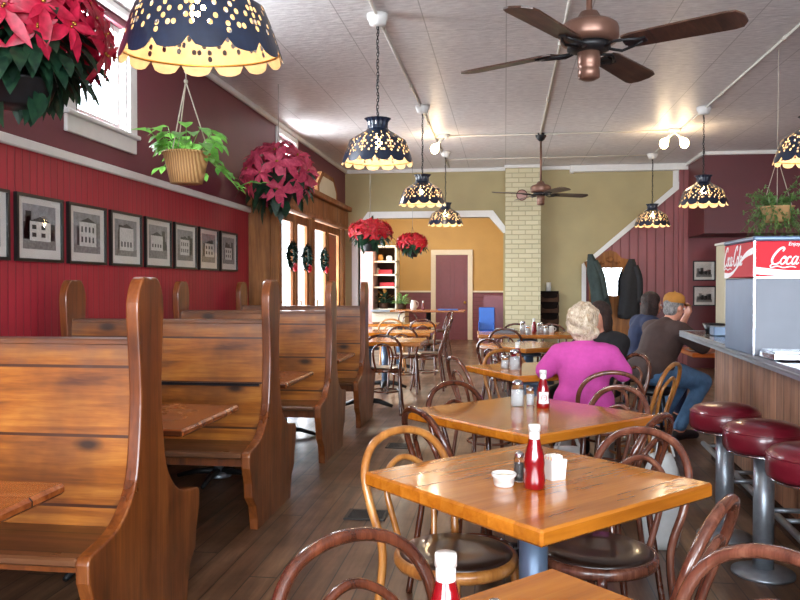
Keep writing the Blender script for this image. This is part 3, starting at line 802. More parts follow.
tabs = [((.09, 2.46), 45, 'oak table with the largest ketchup bottle and the sugar packet caddy'),
        ((.11, 3.72), 45, 'oak table with a glass sugar jar and the label-fronted ketchup bottle'),
        ((.22, 5.70), 30, 'oak table at which the woman in pink sits'),
        ((.24, 7.95), 40, 'oak table just beyond the table of the woman in pink')]
TB = [dup(TA, (x, y, 0), R(a), l) for (x, y), a, l in tabs]
TB[1].scale = (1.1, 1.1, 1)
LT = make_table('long oak table before the brick pilaster, crowded with condiments', 1.25, .72); LT.location = (.28, 9.85, 0); LT.rotation_euler = (0,0,R(3)); LT['group'] = 'oblong oak tables at the back'
farT = [((-1.50, 8.45), 'foremost of the oblong oak tables left of the aisle, behind the booths'),
        ((-1.55, 10.05), 'middle of the three oblong oak tables left of the aisle'),
        ((-1.66, 12.2), 'farthest of the three oblong oak tables left of the aisle')]
for (x, y), l in farT:
    o = dup(LT, (x, y, 0), 0, l)
o = None

# ------------------------------------------------------------------ bentwood chairs
def make_chair(label, wm):
    root = thing('bentwood_chair', label, 'chair', (0,0,0), 0, 'bentwood cafe chairs')
    # local: faces +Y, seat centre at origin
    seg = crom([(-.185,-.235,0), (-.175,-.20,.24), (-.168,-.175,.46), (-.19,-.215,.61), (-.185,-.25,.72), (-.135,-.275,.795), (-.05,-.287,.83), (.05,-.287,.83), (.135,-.275,.795), (.185,-.25,.72), (.19,-.215,.62), (.168,-.175,.46), (.175,-.20,.24), (.185,-.235,0)], 6)
    MB().tube(seg, .0145, 8).build('back_loop', wm, root)
    seg = crom([(-.075,-.188,.455), (-.095,-.21,.56), (-.10,-.235,.66), (-.075,-.258,.71), (0,-.27,.742), (.075,-.258,.71), (.10,-.235,.64), (.095,-.21,.56), (.075,-.188,.455)], 6)
    MB().tube(seg, .011, 8).build('inner_loop', wm, root)
    for s in (-1, 1):
        MB().tube(crom([(s*.135,.135,.45), (s*.15,.15,.25), (s*.175,.19,0)], 5), [.017]*4+[.015]*4+[.012]*3, 8).build('leg', wm, root)
    MB().lathe([(.165,.435),(.198,.437),(.205,.45),(.203,.468),(.19,.474),(.165,.470),(.165,.435)], 36).build('seat_rim', wm, root)
    MB().lathe([(0,.440),(.172,.440),(.186,.474),(.17,.482),(.09,.478),(0,.474)], 32).build('seat', M['seatpad'], root)
    MB().tube([(.155*math.cos(2*PI*k/28), -.01+.155*math.sin(2*PI*k/28), .23) for k in range(28)], .009, 6, closed=True).build('leg_ring', wm, root)
    return root
CH = {k: make_chair('x', M['bent_'+k]) for k in ('dark', 'red', 'blond')}
used = set()
def chair(bxx, byy, ang, kind, label):
    """(bxx, byy): where the top of the back stands; ang: the way the chair faces."""
    d = (math.cos(R(ang)), math.sin(R(ang)))
    loc = (bxx+.285*d[0], byy+.285*d[1], 0); rz = R(ang-90)
    if kind not in used:
        used.add(kind); o = CH[kind]; o.location = loc; o.rotation_euler = (0,0,rz); o['label'] = label; return o
    return dup(CH[kind], loc, rz, label)
chairs = [
 (-.32, 1.56, -45, 'dark', 'nearest dark bentwood chair, its loop at the bottom left of the nearest table'),
 (.53, 1.56, 225, 'red', 'bentwood chair at the bottom right corner, right of the nearest table'),
 (-.37, 2.74, -42, 'blond', 'pale blond bentwood chair tucked under the left of the second nearest table'),
 (.50, 2.84, 225, 'red', 'reddish bentwood chair behind the right corner of the second nearest table'),
 (.52, 1.93, 152, 'red', 'bentwood chair seen edge-on before the burgundy stools'),
 (-.36, 3.19, 32, 'dark', 'dark bentwood chair seen edge-on left of the table with the sugar jar'),
 (-.28, 4.10, -45, 'dark', 'dark double-looped bentwood chair behind the left of the table with the sugar jar'),
 (.59, 4.03, 220, 'red', 'bentwood chair whose loop stands against the pink sweater, nearer of two'),
 (.61, 3.17, 150, 'dark', 'bentwood chair seen edge-on before the pale bag'),
 (-.36, 5.52, 25, 'red', 'reddish bentwood chair seen edge-on left of the table of the woman in pink'),
 (-.02, 6.22, -60, 'blond', 'orange-blond bentwood chair beyond the table of the woman in pink'),
 (.63, 4.72, 96, 'red', 'bentwood chair the woman in pink sits on'),
 (.98, 5.95, 205, 'red', 'bentwood chair of the dark-haired woman across from the pink sweater'),
 (1.10, 5.28, 150, 'blond', 'pale bentwood chair between the woman in pink and the man in the cap'),
 (-.16, 7.40, 42, 'dark', 'dark bentwood chair at the near left of the table beyond the woman in pink'),
 (.0, 9.20, 85, 'dark', 'dark bentwood chair at the near side of the long crowded table'),
 (.15, 10.42, -90, 'dark', 'bentwood chair behind the long crowded table, at the foot of the brick pilaster'),
 (.60, 10.42, -92, 'dark', 'bentwood chair behind the long crowded table, right of the brick pilaster'),
 (-1.25, 7.90, 92, 'dark', 'dark chair with a black seat pulled to the foremost oblong table'),
 (-1.26, 9.50, 90, 'dark', 'dark bentwood chair on the near side of the middle oblong table'),
 (-1.22, 11.55, 90, 'dark', 'dark bentwood chair on the near side of the farthest oblong table'),
 (-1.70, 11.58, 90, 'blond', 'pale bentwood chair on the near side of the farthest oblong table'),
 (-.72, 10.05, 180, 'red', 'bentwood chair at the aisle end of the middle oblong table'),
 (-.82, 12.2, 180, 'dark', 'bentwood chair at the aisle end of the farthest oblong table'),
 (-1.9, 15.1, -60, 'dark', 'dark chair in the back room, left of its tall table'),
 (-1.05, 15.3, 200, 'dark', 'dark chair in the back room, right of its tall table'),
]
for c in chairs: chair(*c)

# ------------------------------------------------------------------ table-top things
def ketchup(label, x, y, z=.75, s=1.0, front=False, rz=0.0):
    root = thing('ketchup_bottle', label, 'bottle', (x, y, z), rz, 'ketchup bottles')
    root.scale = (s*1.06, s*1.06, s*.88)
    MB().lathe([(0,0),(.028,0),(.030,.004),(.031,.03),(.0275,.065),(.029,.085),(.0265,.11),(.0185,.145),(.0145,.165),(.0135,.178),(0,.178)], 24).build('bottle_body', M['ketchup'], root)
    MB().lathe([(.0142,.158),(.0150,.160),(.0148,.188),(.0138,.190)], 24).build('neck_label', M['whiteplastic'], root)
    MB().lathe([(0,.188),(.0165,.188),(.0165,.206),(.0155,.210),(0,.211)], 24).build('cap', M['whiteplastic'], root)
    if front:
        a = -PI/2
        lb = MB(); lb.lathe([(.0318,.028),(.0286,.06),(.0280,.068),(.0300,.085),(.0292,.092)], 10, a0=a-.85, a1=a+.85); lb.build('label', M['whiteplastic'], root)
        em = MB()
        em.tube([(.012*math.cos(t), -.0325+abs(math.cos(t))*.003, .060+.016*math.sin(t)) for t in [2*PI*k/16 for k in range(16)]], .0012, 4, closed=True)
        em.tube([(-.006,-.0312,.062),(.006,-.0312,.062)], .0016, 4)
        em.build('label_emblem', M['redsign'], root)
    return root
ketchup('largest ketchup bottle, standing behind the white ramekin', .087, 2.33, s=1.02)
ketchup('ketchup bottle with a white front label, on the second table back', .185, 3.86, front=True, rz=R(7))
ketchup('ketchup bottle behind the glass jar on the table of the woman in pink', .09, 5.72)
ketchup('ketchup bottle cut by the bottom edge, on the nearest table', -.09, 1.20)
ketchup('ketchup bottle on the long crowded table', .36, 9.88)
def jar(label, x, y, fill, z=.75, r=.030, h=.11, kind='sugar_jar', cat='sugar jar', group='glass condiment jars'):
    root = thing(kind, label, cat, (x, y, z), 0, group)
    MB().lathe([(0,0),(r,0),(r*1.04,h*.06),(r,h*.45),(r*.96,h*.8),(r*.8,h*.86),(r*.78,h*.9)], 20).build('glass_body', M['glass'], root)
    MB().lathe([(0,.004),(r*.88,.004),(r*.88,h*.62),(0,h*.66)], 18).build('contents', fill, root)
    MB().lathe([(r*.84,h*.84),(r*.86,h*.86),(r*.84,h*.97),(r*.5,h*1.03),(0,h*1.04)], 20).build('lid', M['chrome'], root)
    return root
jar('clear pepper shaker left of the largest ketchup bottle', .045, 2.405, M['pepper'], r=.017, h=.088, kind='pepper_shaker', cat='shaker')
jar('glass jar full of white sugar on the second table back', .062, 3.905, M['sugar'], r=.031, h=.125)
jar('salt shaker between the sugar jar and the labelled ketchup bottle', .127, 3.93, M['sugar'], r=.020, h=.088, kind='salt_shaker', cat='shaker')
jar('glass sugar jar on the table of the woman in pink', .07, 5.58, M['sugar'], r=.038, h=.14)
jar('salt shaker left of the sugar jar on the table of the woman in pink', .0, 5.66, M['sugar'], r=.028, h=.09, kind='salt_shaker', cat='shaker')
jar('left of two shaker tops at the bottom edge, on the nearest table', -.015, 1.262, M['pepper'], r=.017, h=.088, kind='pepper_shaker', cat='shaker')
jar('right of two shaker tops at the bottom edge, on the nearest table', .045, 1.255, M['sugar'], r=.017, h=.088, kind='salt_shaker', cat='shaker')
for i, (x, y, r_, h, l) in enumerate(((.22, 9.8, .035, .15, 'tallest white-filled jar of the cluster on the long crowded table'), (.44, 9.92, .04, .13, 'broad white-filled jar, rightmost of the cluster on the long crowded table'), (.50, 9.75, .03, .10, 'small jar at the right of the long crowded table'), (.28, 9.7, .03, .1, 'small jar at the front of the cluster on the long crowded table'))):
    jar(l, x, y, M['sugar'], r=r_, h=h)
rm = thing('ramekin', 'small white ramekin of sauce on the table with the largest ketchup bottle', 'ramekin', (-.002, 2.345, .75))
MB().lathe([(0,0),(.027,0),(.030,.004),(.032,.026),(.037,.030),(.038,.036),(.036,.039),(.033,.036),(.031,.012),(0,.010)], 28).build('dish', M['porcelain'], rm)
MB().lathe([(0,.029),(.0315,.029)], 20).build('sauce', M['cream'], rm)
cd = thing('sugar_caddy', 'white square caddy stuffed with sugar packets, right of the largest ketchup bottle', 'caddy', (.15, 2.455, .75), R(35))
m = MB(); m.add([(-.026,-.026,0),(.026,-.026,0),(.026,.026,0),(-.026,.026,0),(-.030,-.030,.062),(.030,-.030,.062),(.030,.030,.062),(-.030,.030,.062),(-.026,-.026,.062),(.026,-.026,.062),(.026,.026,.062),(-.026,.026,.062),(-.023,-.023,.006),(.023,-.023,.006),(.023,.023,.006),(-.023,.023,.006)],
  [(3,2,1,0),(0,1,5,4),(1,2,6,5),(2,3,7,6),(3,0,4,7),(4,5,9,8),(5,6,10,9),(6,7,11,10),(7,4,8,11),(8,9,13,12),(9,10,14,13),(10,11,15,14),(11,8,12,15),(12,13,14,15)]); m.build('caddy_box', M['porcelain'], cd)
PK = [plain('white_packet', (238,236,226), .6, var=.03), plain('pink_packet', (232,150,170), .6, var=.03), plain('yellow_packet', (238,226,150), .6, var=.03)]
for k in range(9):
    p = thing('sugar_packet', ('white','pink','pale yellow')[k % 3]+' sweetener packet standing in the white caddy on the near table', 'sugar packet', (.15, 2.455, .75), R(35), 'sweetener packets in the caddy')
    yy = -.019+.0047*k; h = .070+.008*rnd.random()
    MB().box(-.019, .019, yy-.0012, yy+.0012, .01, h).build('paper_sleeve', PK[k % 3], p)
    MB().box(-.019, .019, yy-.0016, yy+.0016, h-.006, h).build('crimped_edge', PK[0], p)
def card(label, x, y, w=.30):
    root = thing('napkin_dispenser', label, 'napkin dispenser', (x, y, .75), 0)
    MB().box(-w/2, w/2, -.04, .04, 0, .05, bev=.006).build('case', M['stainless'], root)
    MB().box(-w/2+.02, w/2-.02, -.03, .03, .05, .062).build('napkins', M['whiteplastic'], root)
card('low white napkin holder at the left of the long crowded table', .0, 9.78, .26)
tb = thing('milk_jug', 'small white jug on the long crowded table', 'jug', (.58, 9.95, .75))
MB().lathe([(0,0),(.03,0),(.035,.03),(.028,.07),(.032,.085),(.028,.085),(.024,.07),(.0,.06)], 18).build('jug_body', M['porcelain'], tb)
MB().tube([(.03,0,.07),(.055,0,.06),(.05,0,.03),(.032,0,.025)], .005, 6).build('handle', M['porcelain'], tb)

# ------------------------------------------------------------------ bar counter, stools and what stands on it
def cx(y): return 1.262 + (y-3.55)*.047      # front edge of the top
CY0, CY1 = -.6, 6.55
ct = thing('bar_counter', 'long wood-panelled bar counter with black top and metal edge', 'counter', (0,0,0))
m = MB(); m.prism([(cx(CY0)+.02, CY0), (cx(CY0)+.75, CY0), (cx(CY1)+.75, CY1), (cx(CY1)+.02, CY1)], .935, .98, 'Z'); o = m.build('countertop', M['blackstone'], ct)
m = MB(); m.prism([(cx(CY0), CY0), (cx(CY0)+.02, CY0), (cx(CY1)+.02, CY1), (cx(CY1), CY1)], .935, .982, 'Z'); m.prism([(cx(CY1), CY1), (cx(CY1)+.75, CY1), (cx(CY1)+.75, CY1+.02), (cx(CY1), CY1+.02)], .935, .982, 'Z')
m.tube([(cx(CY0)-.002, CY0, .958), (cx(CY1)-.002, CY1, .958)], .006, 6)
m.build('metal_edging', M['steel'], ct)
m = MB(); m.prism([(cx(CY0)+.22, CY0), (cx(CY0)+.70, CY0), (cx(6.3)+.70, 6.3), (cx(6.3)+.22, 6.3)], .0, .935, 'Z'); m.build('front_panel', M['counterwood'], ct)
m = MB(); m.prism([(cx(CY0)+.20, CY0), (cx(CY0)+.22, CY0), (cx(6.3)+.22, 6.3), (cx(6.3)+.20, 6.3)], .0, .12, 'Z'); m.build('kickboard', M['darkshelf'], ct)
m = MB(); m.tube([(cx(CY0)+.06, CY0, .2), (cx(5.9)+.06, 5.9, .2)], .018, 10)
for y in (1.0, 2.0, 3.0, 4.0, 5.0, 5.8): m.tube([(cx(y)+.06, y, .2), (cx(y)+.2, y, .2)], .012, 8)
m.build('foot_rail', M['steel'], ct)
def make_stool(label):
    root = thing('bar_stool', label, 'stool', (0,0,0), 0, 'round burgundy bar stools')
    MB().lathe([(0,.718),(.06,.716),(.12,.710),(.158,.697),(.176,.675),(.181,.64),(.181,.60),(.176,.585),(.155,.578),(0,.578)], 40).build('seat', M['vinyl'], root)
    m = MB(); m.tube([(.177*math.cos(2*PI*k/40), .177*math.sin(2*PI*k/40), .672) for k in range(40)], .004, 6, closed=True); m.build('seat_piping', M['vinyl'], root)
    MB().lathe([(0,.578),(.15,.578),(.165,.572),(.155,.565),(.05,.55),(0,.55)], 32).build('seat_plate', M['chrome'], root)
    MB().tube([(0,0,.02),(0,0,.56)], .046, 20).build('pole', M['steel'], root)
    MB().lathe([(0,0),(.14,0),(.14,.012),(.06,.03),(0,.03)], 28).build('floor_flange', M['steel'], root)
    MB().tube([(.03,0,.30),(.19,0,.30)], .012, 8).build('side_brace', M['steel'], root)
    return root
s0 = make_stool('burgundy bar stool farthest along the counter'); s0.location = (1.17, 4.36, 0)
dup(s0, (1.20, 3.82, 0), 0, 'middle one of the three burgundy bar stools')
dup(s0, (1.22, 3.27, 0), 0, 'nearest burgundy bar stool, cut by the right edge')

# soft-drink dispenser
DX, DY0, DY1, DZ0, DZ1 = 1.262, 4.20, 4.74, .985, 1.60
dw = .47
dr = thing('drink_dispenser', 'stainless soft-drink dispenser with a red lettered sign, standing on the bar counter', 'drink dispenser', (DX, DY0, DZ0))
m = MB(); m.box(.005, dw-.005, .02, DY1-DY0, .0, .40, bev=.006); m.build('side_cabinet', M['bluesteel'], dr)
m = MB(); m.box(0, dw, 0, .022, .005, .405, bev=.005); m.build('front_plate', M['stainless'], dr)
m = MB(); m.box(.0, dw, 0, DY1-DY0, .405, .59, bev=.004); m.build('sign_box', M['redsign'], dr)
m = MB(); m.box(-.006, dw+.006, -.008, DY1-DY0+.006, .59, .615, bev=.008); m.build('lid', M['bluesteel'], dr)
m = MB(); m.box(-.002, .006, -.003, .006, .0, .59); m.box(-.002, dw+.002, -.003, .003, .400, .408); m.build('corner_trim', M['chrome'], dr)
m = MB(); m.box(.02, dw-.02, -.24, -.005, .0, .035, bev=.006); 
for k in range(12): m.box(.035, dw-.035, -.228+.0185*k, -.222+.0185*k, .035, .041)
m.build('drip_tray', M['chrome'], dr)
m = MB()
for k in range(4): m.tube([(.07+.11*k, -.0, .30), (.07+.11*k, -.04, .30), (.07+.11*k, -.05, .25)], .014, 8)
# script lettering as raised strokes
def strokes():
    S = []
    # each: list of (x, y), widths; letter x-height about 1, sheared afterwards
    S.append(([(1.02,1.55),(1.12,1.85),(.92,2.0),(.55,1.75),(.22,1.15),(.12,.55),(.35,.12),(.75,.1),(1.15,.42)], .13))          # C
    S.append(([(1.35,.95),(1.12,.62),(1.15,.2),(1.4,.08),(1.62,.38),(1.6,.82),(1.38,.97),(1.3,.8),(1.7,.72)], .095))           # o
    S.append(([(2.12,.78),(2.05,.97),(1.85,.85),(1.75,.45),(1.85,.12),(2.1,.1),(2.32,.32)], .10))                                 # c
    S.append(([(2.82,.88),(2.6,.98),(2.38,.7),(2.38,.25),(2.55,.07),(2.78,.32),(2.88,.95),(2.82,.3),(2.95,.08),(3.15,.28)], .10))  # a
    S.append(([(3.18,.52),(3.5,.58)], .10))                                                                                            # hyphen
    S.append(([(4.42,1.55),(4.52,1.85),(4.32,2.0),(3.95,1.75),(3.65,1.15),(3.55,.55),(3.78,.12),(4.15,.1),(4.5,.42)], .13))         # C
    S.append(([(4.75,.95),(4.52,.62),(4.55,.2),(4.8,.08),(5.02,.38),(5.0,.82),(4.78,.97),(4.7,.8),(5.1,.72)], .095))            # o
    S.append(([(5.15,.6),(5.45,1.2),(5.55,1.75),(5.42,2.0),(5.28,1.7),(5.2,.9),(5.22,.25),(5.4,.07),(5.6,.3)], .095))           # l
    S.append(([(6.1,.88),(5.88,.98),(5.66,.7),(5.66,.25),(5.83,.07),(6.06,.32),(6.16,.95),(6.1,.3),(6.22,.08),(6.5,.3)], .10))      # a
    S.append(([(.35,.12),(.1,-.1),(.3,-.3),(.9,-.15),(1.6,-.32),(2.4,-.2),(3.0,-.3)], .075))                                       # swash under
    return S
def lettering(place, scale, m):
    for pts, w in strokes():
        P = crom([(x+.28*y, y, 0) for x, y in pts], 5)
        m.tube([place(p.x*scale, p.y*scale) for p in P], [w*scale*(.75+.35*math.sin(PI*i/(len(P)-1))) for i in range(len(P))], 6, flat=.12, up=place.up)
class Pl:
    def __init__(s, f, up): s.f = f; s.up = up
    def __call__(s, a, b): return s.f(a, b)
m = MB()
lettering(Pl(lambda a, b: (.075+a, -.0015, .468+b), (0,1,0)), .044, m)
m.build('front_lettering', M['signwhite'], dr)
m = MB()
lettering(Pl(lambda a, b: (-.0015, .55-a, .468+b), (1,0,0)), .054, m)
m.build('side_lettering', M['signwhite'], dr)
def ribbon(m, fn, pts, d):
    # pts: (u, v, half width)
    n_ = len(pts); vs = []
    for (u, v, w) in pts: vs += [fn(u, v-w, 0), fn(u, v+w, 0), fn(u, v-w, d), fn(u, v+w, d)]
    fs = []
    for i in range(n_-1):
        a, b = 4*i, 4*i+4
        fs += [(a+2, b+2, b+3, a+3), (a, a+1, b+1, b), (a, b, b+2, a+2), (a+1, a+3, b+3, b+1)]
    m.add(vs, fs)
m = MB(); pts = []
for k in range(25):
    t_ = k/24; u = .002+t_*(dw-.004); v = .440 - .018*math.sin(t_*PI*.9) + .09*max(0, t_-.35)**1.5; w = .0165*(1-.62*t_)+.002
    pts.append((u, v, w))
ribbon(m, lambda u, v, d: (u, -d, v), pts, .0015); o = m.build('front_wave', M['signwhite'], dr); fix_normals(o)
m = MB(); pts = []
L_ = DY1-DY0
for k in range(25):
    t_ = k/24; u = .002+t_*(L_-.004); v = .545 - .125*(t_**.8) + .02*math.sin(t_*PI*2); w = .012+.006*math.sin(t_*PI*2+1.2)*0.8
    pts.append((u, v, abs(w)))
ribbon(m, lambda u, v, d: (-d, u, v), pts, .0012); o = m.build('side_wave', M['signwhite'], dr); fix_normals(o)
# the small word above
fc = bpy.data.curves.new('enjoy', 'FONT'); fc.body = 'Enjoy'; fc.size = .026; fc.extrude = .0008; fc.shear = .2
fo = bpy.data.objects.new('small_word', fc); COL.objects.link(fo)
bpy.context.view_layer.update()
me = bpy.data.meshes.new_from_object(fo.evaluated_get(bpy.context.evaluated_depsgraph_get()))
bpy.data.objects.remove(fo); me.materials.clear(); me.materials.append(M['signwhite'])
fo = bpy.data.objects.new('small_word', me); COL.objects.link(fo); fo.parent = dr; fo.location = (.165, -.0015, .566); fo.rotation_euler = (R(90), 0, 0)

# things at the far end of the counter and behind it
bk = thing('coffee_brewer', 'coffee brewer with a dark cone top standing at the far end of the counter', 'coffee maker', (1.84, 6.25, .98))
MB().box(-.10, .10, -.12, .12, 0, .03, bev=.006).box(-.10, .10, .05, .12, .03, .30).build('stand', M['black'], bk)
MB().lathe([(0,.20),(.08,.20),(.09,.22),(.07,.34),(.0,.34)], 20, (0,-.03,0)).build('filter_basket', plain('dark_olive_plastic', (70,66,54), .5), bk)
MB().lathe([(0,.03),(.06,.03),(.075,.07),(.05,.13),(.04,.15),(.045,.17),(0,.17)], 20, (0,-.03,0)).build('carafe', M['glass'], bk)
MB().lathe([(0,.035),(.055,.035),(.068,.07),(.06,.09),(0,.09)], 20, (0,-.03,0)).build('coffee', M['black'], bk)
for i, (x, y, r_, h, mt, l, nm) in enumerate(((1.62, 6.35, .09, .07, 'black', 'low black bowl at the far end of the counter', 'serving_bowl'), (1.74, 6.05, .10, .06, 'black', 'wide black bowl beside the coffee brewer', 'serving_bowl'), (1.86, 5.85, .05, .10, 'whiteplastic', 'white tub before the coffee brewer', 'plastic_tub'))):
    o = MB().lathe([(0,0),(r_*.7,0),(r_,h),(r_*.93,h),(r_*.62,h*.15),(0,h*.15)], 20).build(nm, M[mt], None, (x, y, .981)); tag(o, l, 'tub' if 'tub' in nm else 'bowl')
o = MB().box(1.50, 1.62, 5.9, 6.02, .981, 1.05, bev=.006).build('napkin_box', M['bluesteel']); tag(o, 'small grey-blue box at the aisle edge of the counter end', 'box')
# back bar
bb = thing('back_bar_cabinet', 'low dark cabinet along the right wall behind the counter', 'cabinet', (0,0,0))
MB().box(3.9, RX-.01, 3.0, 11.5, 0, .9, bev=.01).build('cabinet_body', M['darkshelf'], bb); MB().box(3.86, RX-.01, 2.96, 11.54, .9, .94, bev=.01).build('cabinet_top', M['steel'], bb)
for k in range(8):
    dd = MB().box(3.88, 3.9, 3.04+1.06*k, 4.04+1.06*k, .08, .86, bev=.006).build('cabinet_door', M['maroon2'], bb); MB().tube([(3.86, 3.94+1.06*k, .6),(3.86, 3.94+1.06*k, .75)], .008, 6).build('handle', M['chrome'], dd)
pb = thing('tall_cabinet', 'tall narrow beige cabinet seen left of the drink dispenser', 'cabinet', (0,0,0))
MB().box(3.10, 3.6, 11.6, 12.1, .0, 1.93, bev=.01).build('cabinet_body', M['beige'], pb); MB().box(3.08, 3.62, 11.58, 12.11, 1.93, 1.96).build('cabinet_top', M['white'], pb)
MB().box(3.13, 3.36, 11.585, 11.6, .1, 1.88, bev=.004).build('cabinet_door', M['beige'], pb)

# ------------------------------------------------------------------ foliage
def leaf(m, base, d, up, L, W, mi=0, fold=.25, droop=.3):
    d = d.normalized(); up = (up - d*up.dot(d)).normalized(); s = d.cross(up)
    pr = []
    for t, w in ((0, .05), (.25, .8), (.5, 1.0), (.78, .55), (1, 0.0)):
        c = base + d*(L*t) - up*(droop*L*t*t)
        pr.append((c - s*(W*w*.5) + up*(fold*W*w*.5), c, c + s*(W*w*.5) + up*(fold*W*w*.5)))
    vs = [v for p in pr for v in p]; fs = []
    for i in range(4):
        a = 3*i; fs += [(a, a+1, a+4, a+3), (a+1, a+2, a+5, a+4)]
    m.add(vs, fs, mi, True)
def rv(r_): 
    while True:
        v = Vector((r_.uniform(-1,1), r_.uniform(-1,1), r_.uniform(-1,1)))
        if .05 < v.length < 1: return v.normalized()
def poinsettia(label, loc, rad, nfl, bm, bl, seed, cz=None, pot='iron', ctop=CZ, flat=.75, seg=8, green=3.0, low=1.25, dl=False):
    r_ = random.Random(seed)
    root = thing('hanging_poinsettia', label, 'poinsettia', loc, 0, 'hanging poinsettia baskets')
    z0 = -rad*.55
    MB().lathe([(0,z0-.09),(rad*.30,z0-.09),(rad*.40,z0+.0),(rad*.42,z0+.01),(rad*.38,z0+.01),(rad*.3,z0-.02),(0,z0-.02)], 20).build('pot', M[pot], root)
    m = MB(); h = ctop-loc[2]
    for k in range(3):
        a = 2*PI*k/3+.4; m.tube([(rad*.41*math.cos(a), rad*.41*math.sin(a), z0), (0,0,rad*flat+.12)], .002, 4)
    m.tube([(0,0,rad*flat+.12), (0,0,h)], .003, 5); m.build('hanger', M['wire'], root)
    fl = MB()
    for i in range(int(nfl*green)):
        v = rv(r_); v.z = v.z*.7 - .25; v.normalize()
        p = Vector((v.x*rad*.8, v.y*rad*.8, v.z*rad*flat*.85+ -.02))*r_.uniform(.35,1)
        dirn = Vector((v.x, v.y, v.z*.5-.45+r_.uniform(-.3,.3)))
        leaf(fl, p, dirn, Vector((0,0,1)), bl*r_.uniform(.8,1.25), bl*.5, fold=.2, droop=.35)
    for i in range(14):
        a = r_.uniform(0, 2*PI); e = r_.uniform(.2,.85)*rad; fl.tube([(0,0,z0-.02),(e*.5*math.cos(a), e*.5*math.sin(a), z0+rad*.4),(e*math.cos(a), e*math.sin(a), rad*flat*.5)], .004, 4)
    fl.build('foliage', M['leaf'], root)
    fb = MB(); cy = MB()
    for i in range(nfl):
        # spread over the upper dome
        t = (i+.5)/nfl; zz = 1-low*t; q = math.sqrt(max(0,1-zz*zz)); a = i*2.39996+r_.uniform(-.2,.2)
        v = Vector((q*math.cos(a), q*math.sin(a), zz)); c = Vector((v.x*rad, v.y*rad, v.z*rad*flat))*r_.uniform(.88,1.03)
        u1 = v.cross(Vector((0,0,1)) if abs(v.z) < .9 else Vector((1,0,0))).normalized(); u2 = v.cross(u1)
        for ring, (nn, ls, el) in enumerate(((5, 1.0, .05), (4, .62, .45))):
            o_ = r_.uniform(0, 6)
            for k in range(nn):
                th = 2*PI*k/nn+o_; dr_ = u1*math.cos(th)+u2*math.sin(th)+v*el
                leaf(fb, c, dr_, v, bl*ls*r_.uniform(.75,1.25), bl*(.36 if dl else .38)*ls, fold=.2, droop=.2)
        for k in range(3): cy.ball(c+v*.012+rv(r_)*.008, bl*.045, 5)
    fb.build('bracts', M[bm], root); cy.build('flower_buds', M['brass'], root)
    return root
poinsettia('largest crimson poinsettia basket, at the top left against the bright window', (-1.98, 2.98, 2.37), .36, 60, 'bract', .14, 3, flat=.75, green=4.5, low=1.35, dl=True)
poinsettia('rose-pink poinsettia basket above the corner of the wooden entry', (-2.22, 7.5, 2.42), .34, 24, 'bractpink', .22, 5, flat=.9, low=1.55)
poinsettia('larger of the two scarlet poinsettia baskets in front of the arch', (-1.72, 9.9, 2.02), .27, 46, 'bractred', .12, 8, flat=.6)
poinsettia('smaller scarlet poinsettia basket, seen right of its twin before the arch', (-1.47, 12.4, 2.02), .24, 40, 'bractred', .12, 9, flat=.6)

# wicker basket with pothos
hb = thing('hanging_plant', 'trailing green plant in a wicker basket hanging by the high window', 'hanging plant', (-1.90, 4.49, 2.13))
MB().lathe([(0,-.17),(.095,-.17),(.115,-.08),(.135,0),(.142,.004),(.142,.012),(.128,.012),(.10,-.04),(0,-.04)], 28).build('wicker_pot', M['wicker'], hb)
m = MB(); m.tube([(.138*math.cos(2*PI*k/28), .138*math.sin(2*PI*k/28), .008) for k in range(28)], .008, 6, closed=True); m.build('pot_rim', M['wicker'], hb)
m = MB()
for k in range(3):
    a = 2*PI*k/3+.3; m.tube([(.138*math.cos(a), .138*math.sin(a), 0), (0,0,.44)], .004, 5)
m.tube([(0,0,.44), (.0,.0,.52), (0,0,CZ-2.13)], .004, 5); m.ball((0,0,.44), .014, 8); m.ball((0,0,.50), .012, 8); m.build('hanger', M['cord'], hb)
r_ = random.Random(12); fl = MB()
for i in range(40):
    a = r_.uniform(0, 2*PI); rr = r_.uniform(.0,.12); e = r_.uniform(.05,1.1)
    p = Vector((rr*math.cos(a), rr*math.sin(a), .0)); tip = p+Vector((math.cos(a)*r_.uniform(.03,.13), math.sin(a)*r_.uniform(.03,.13), r_.uniform(.03,.16)))
    fl.tube([p, tip], .0025, 4)
    leaf(fl, tip, Vector((math.cos(a), math.sin(a), e-.6)), Vector((0,0,1)), r_.uniform(.09,.13), .085, fold=.25, droop=.4)
for j, a in enumerate((-.3, .2, .6, 2.8, 1.5)):
    P = [Vector((.12*math.cos(a), .12*math.sin(a), .02))]; 
    ln = (7, 10, 8, 5, 5)[j]
    for k in range(1, ln): P.append(Vector((math.cos(a)*(.12+.022*k), math.sin(a)*(.12+.02*k), .03-.025*k*(1 if j != 1 else 1.0))) + rv(r_)*.012)
    fl.tube(P, .003, 5)
    for q in P[1:]:
        leaf(fl, q, Vector((math.cos(a+r_.uniform(-1.4,1.4)), math.sin(a+r_.uniform(-1.4,1.4)), -.3)), Vector((0,0,1)), r_.uniform(.05,.08), .045, fold=.2, droop=.3)
P = [Vector((.24,.05,-.13)), Vector((.30,.05,-.19)), Vector((.38,.05,-.16)), Vector((.45,.05,-.17))]; fl.tube(P, .003, 5)
for q in P: leaf(fl, q, Vector((1,r_.uniform(-1,1),.2)), Vector((0,0,1)), .06, .035)
fl.build('foliage', M['pothos'], hb)

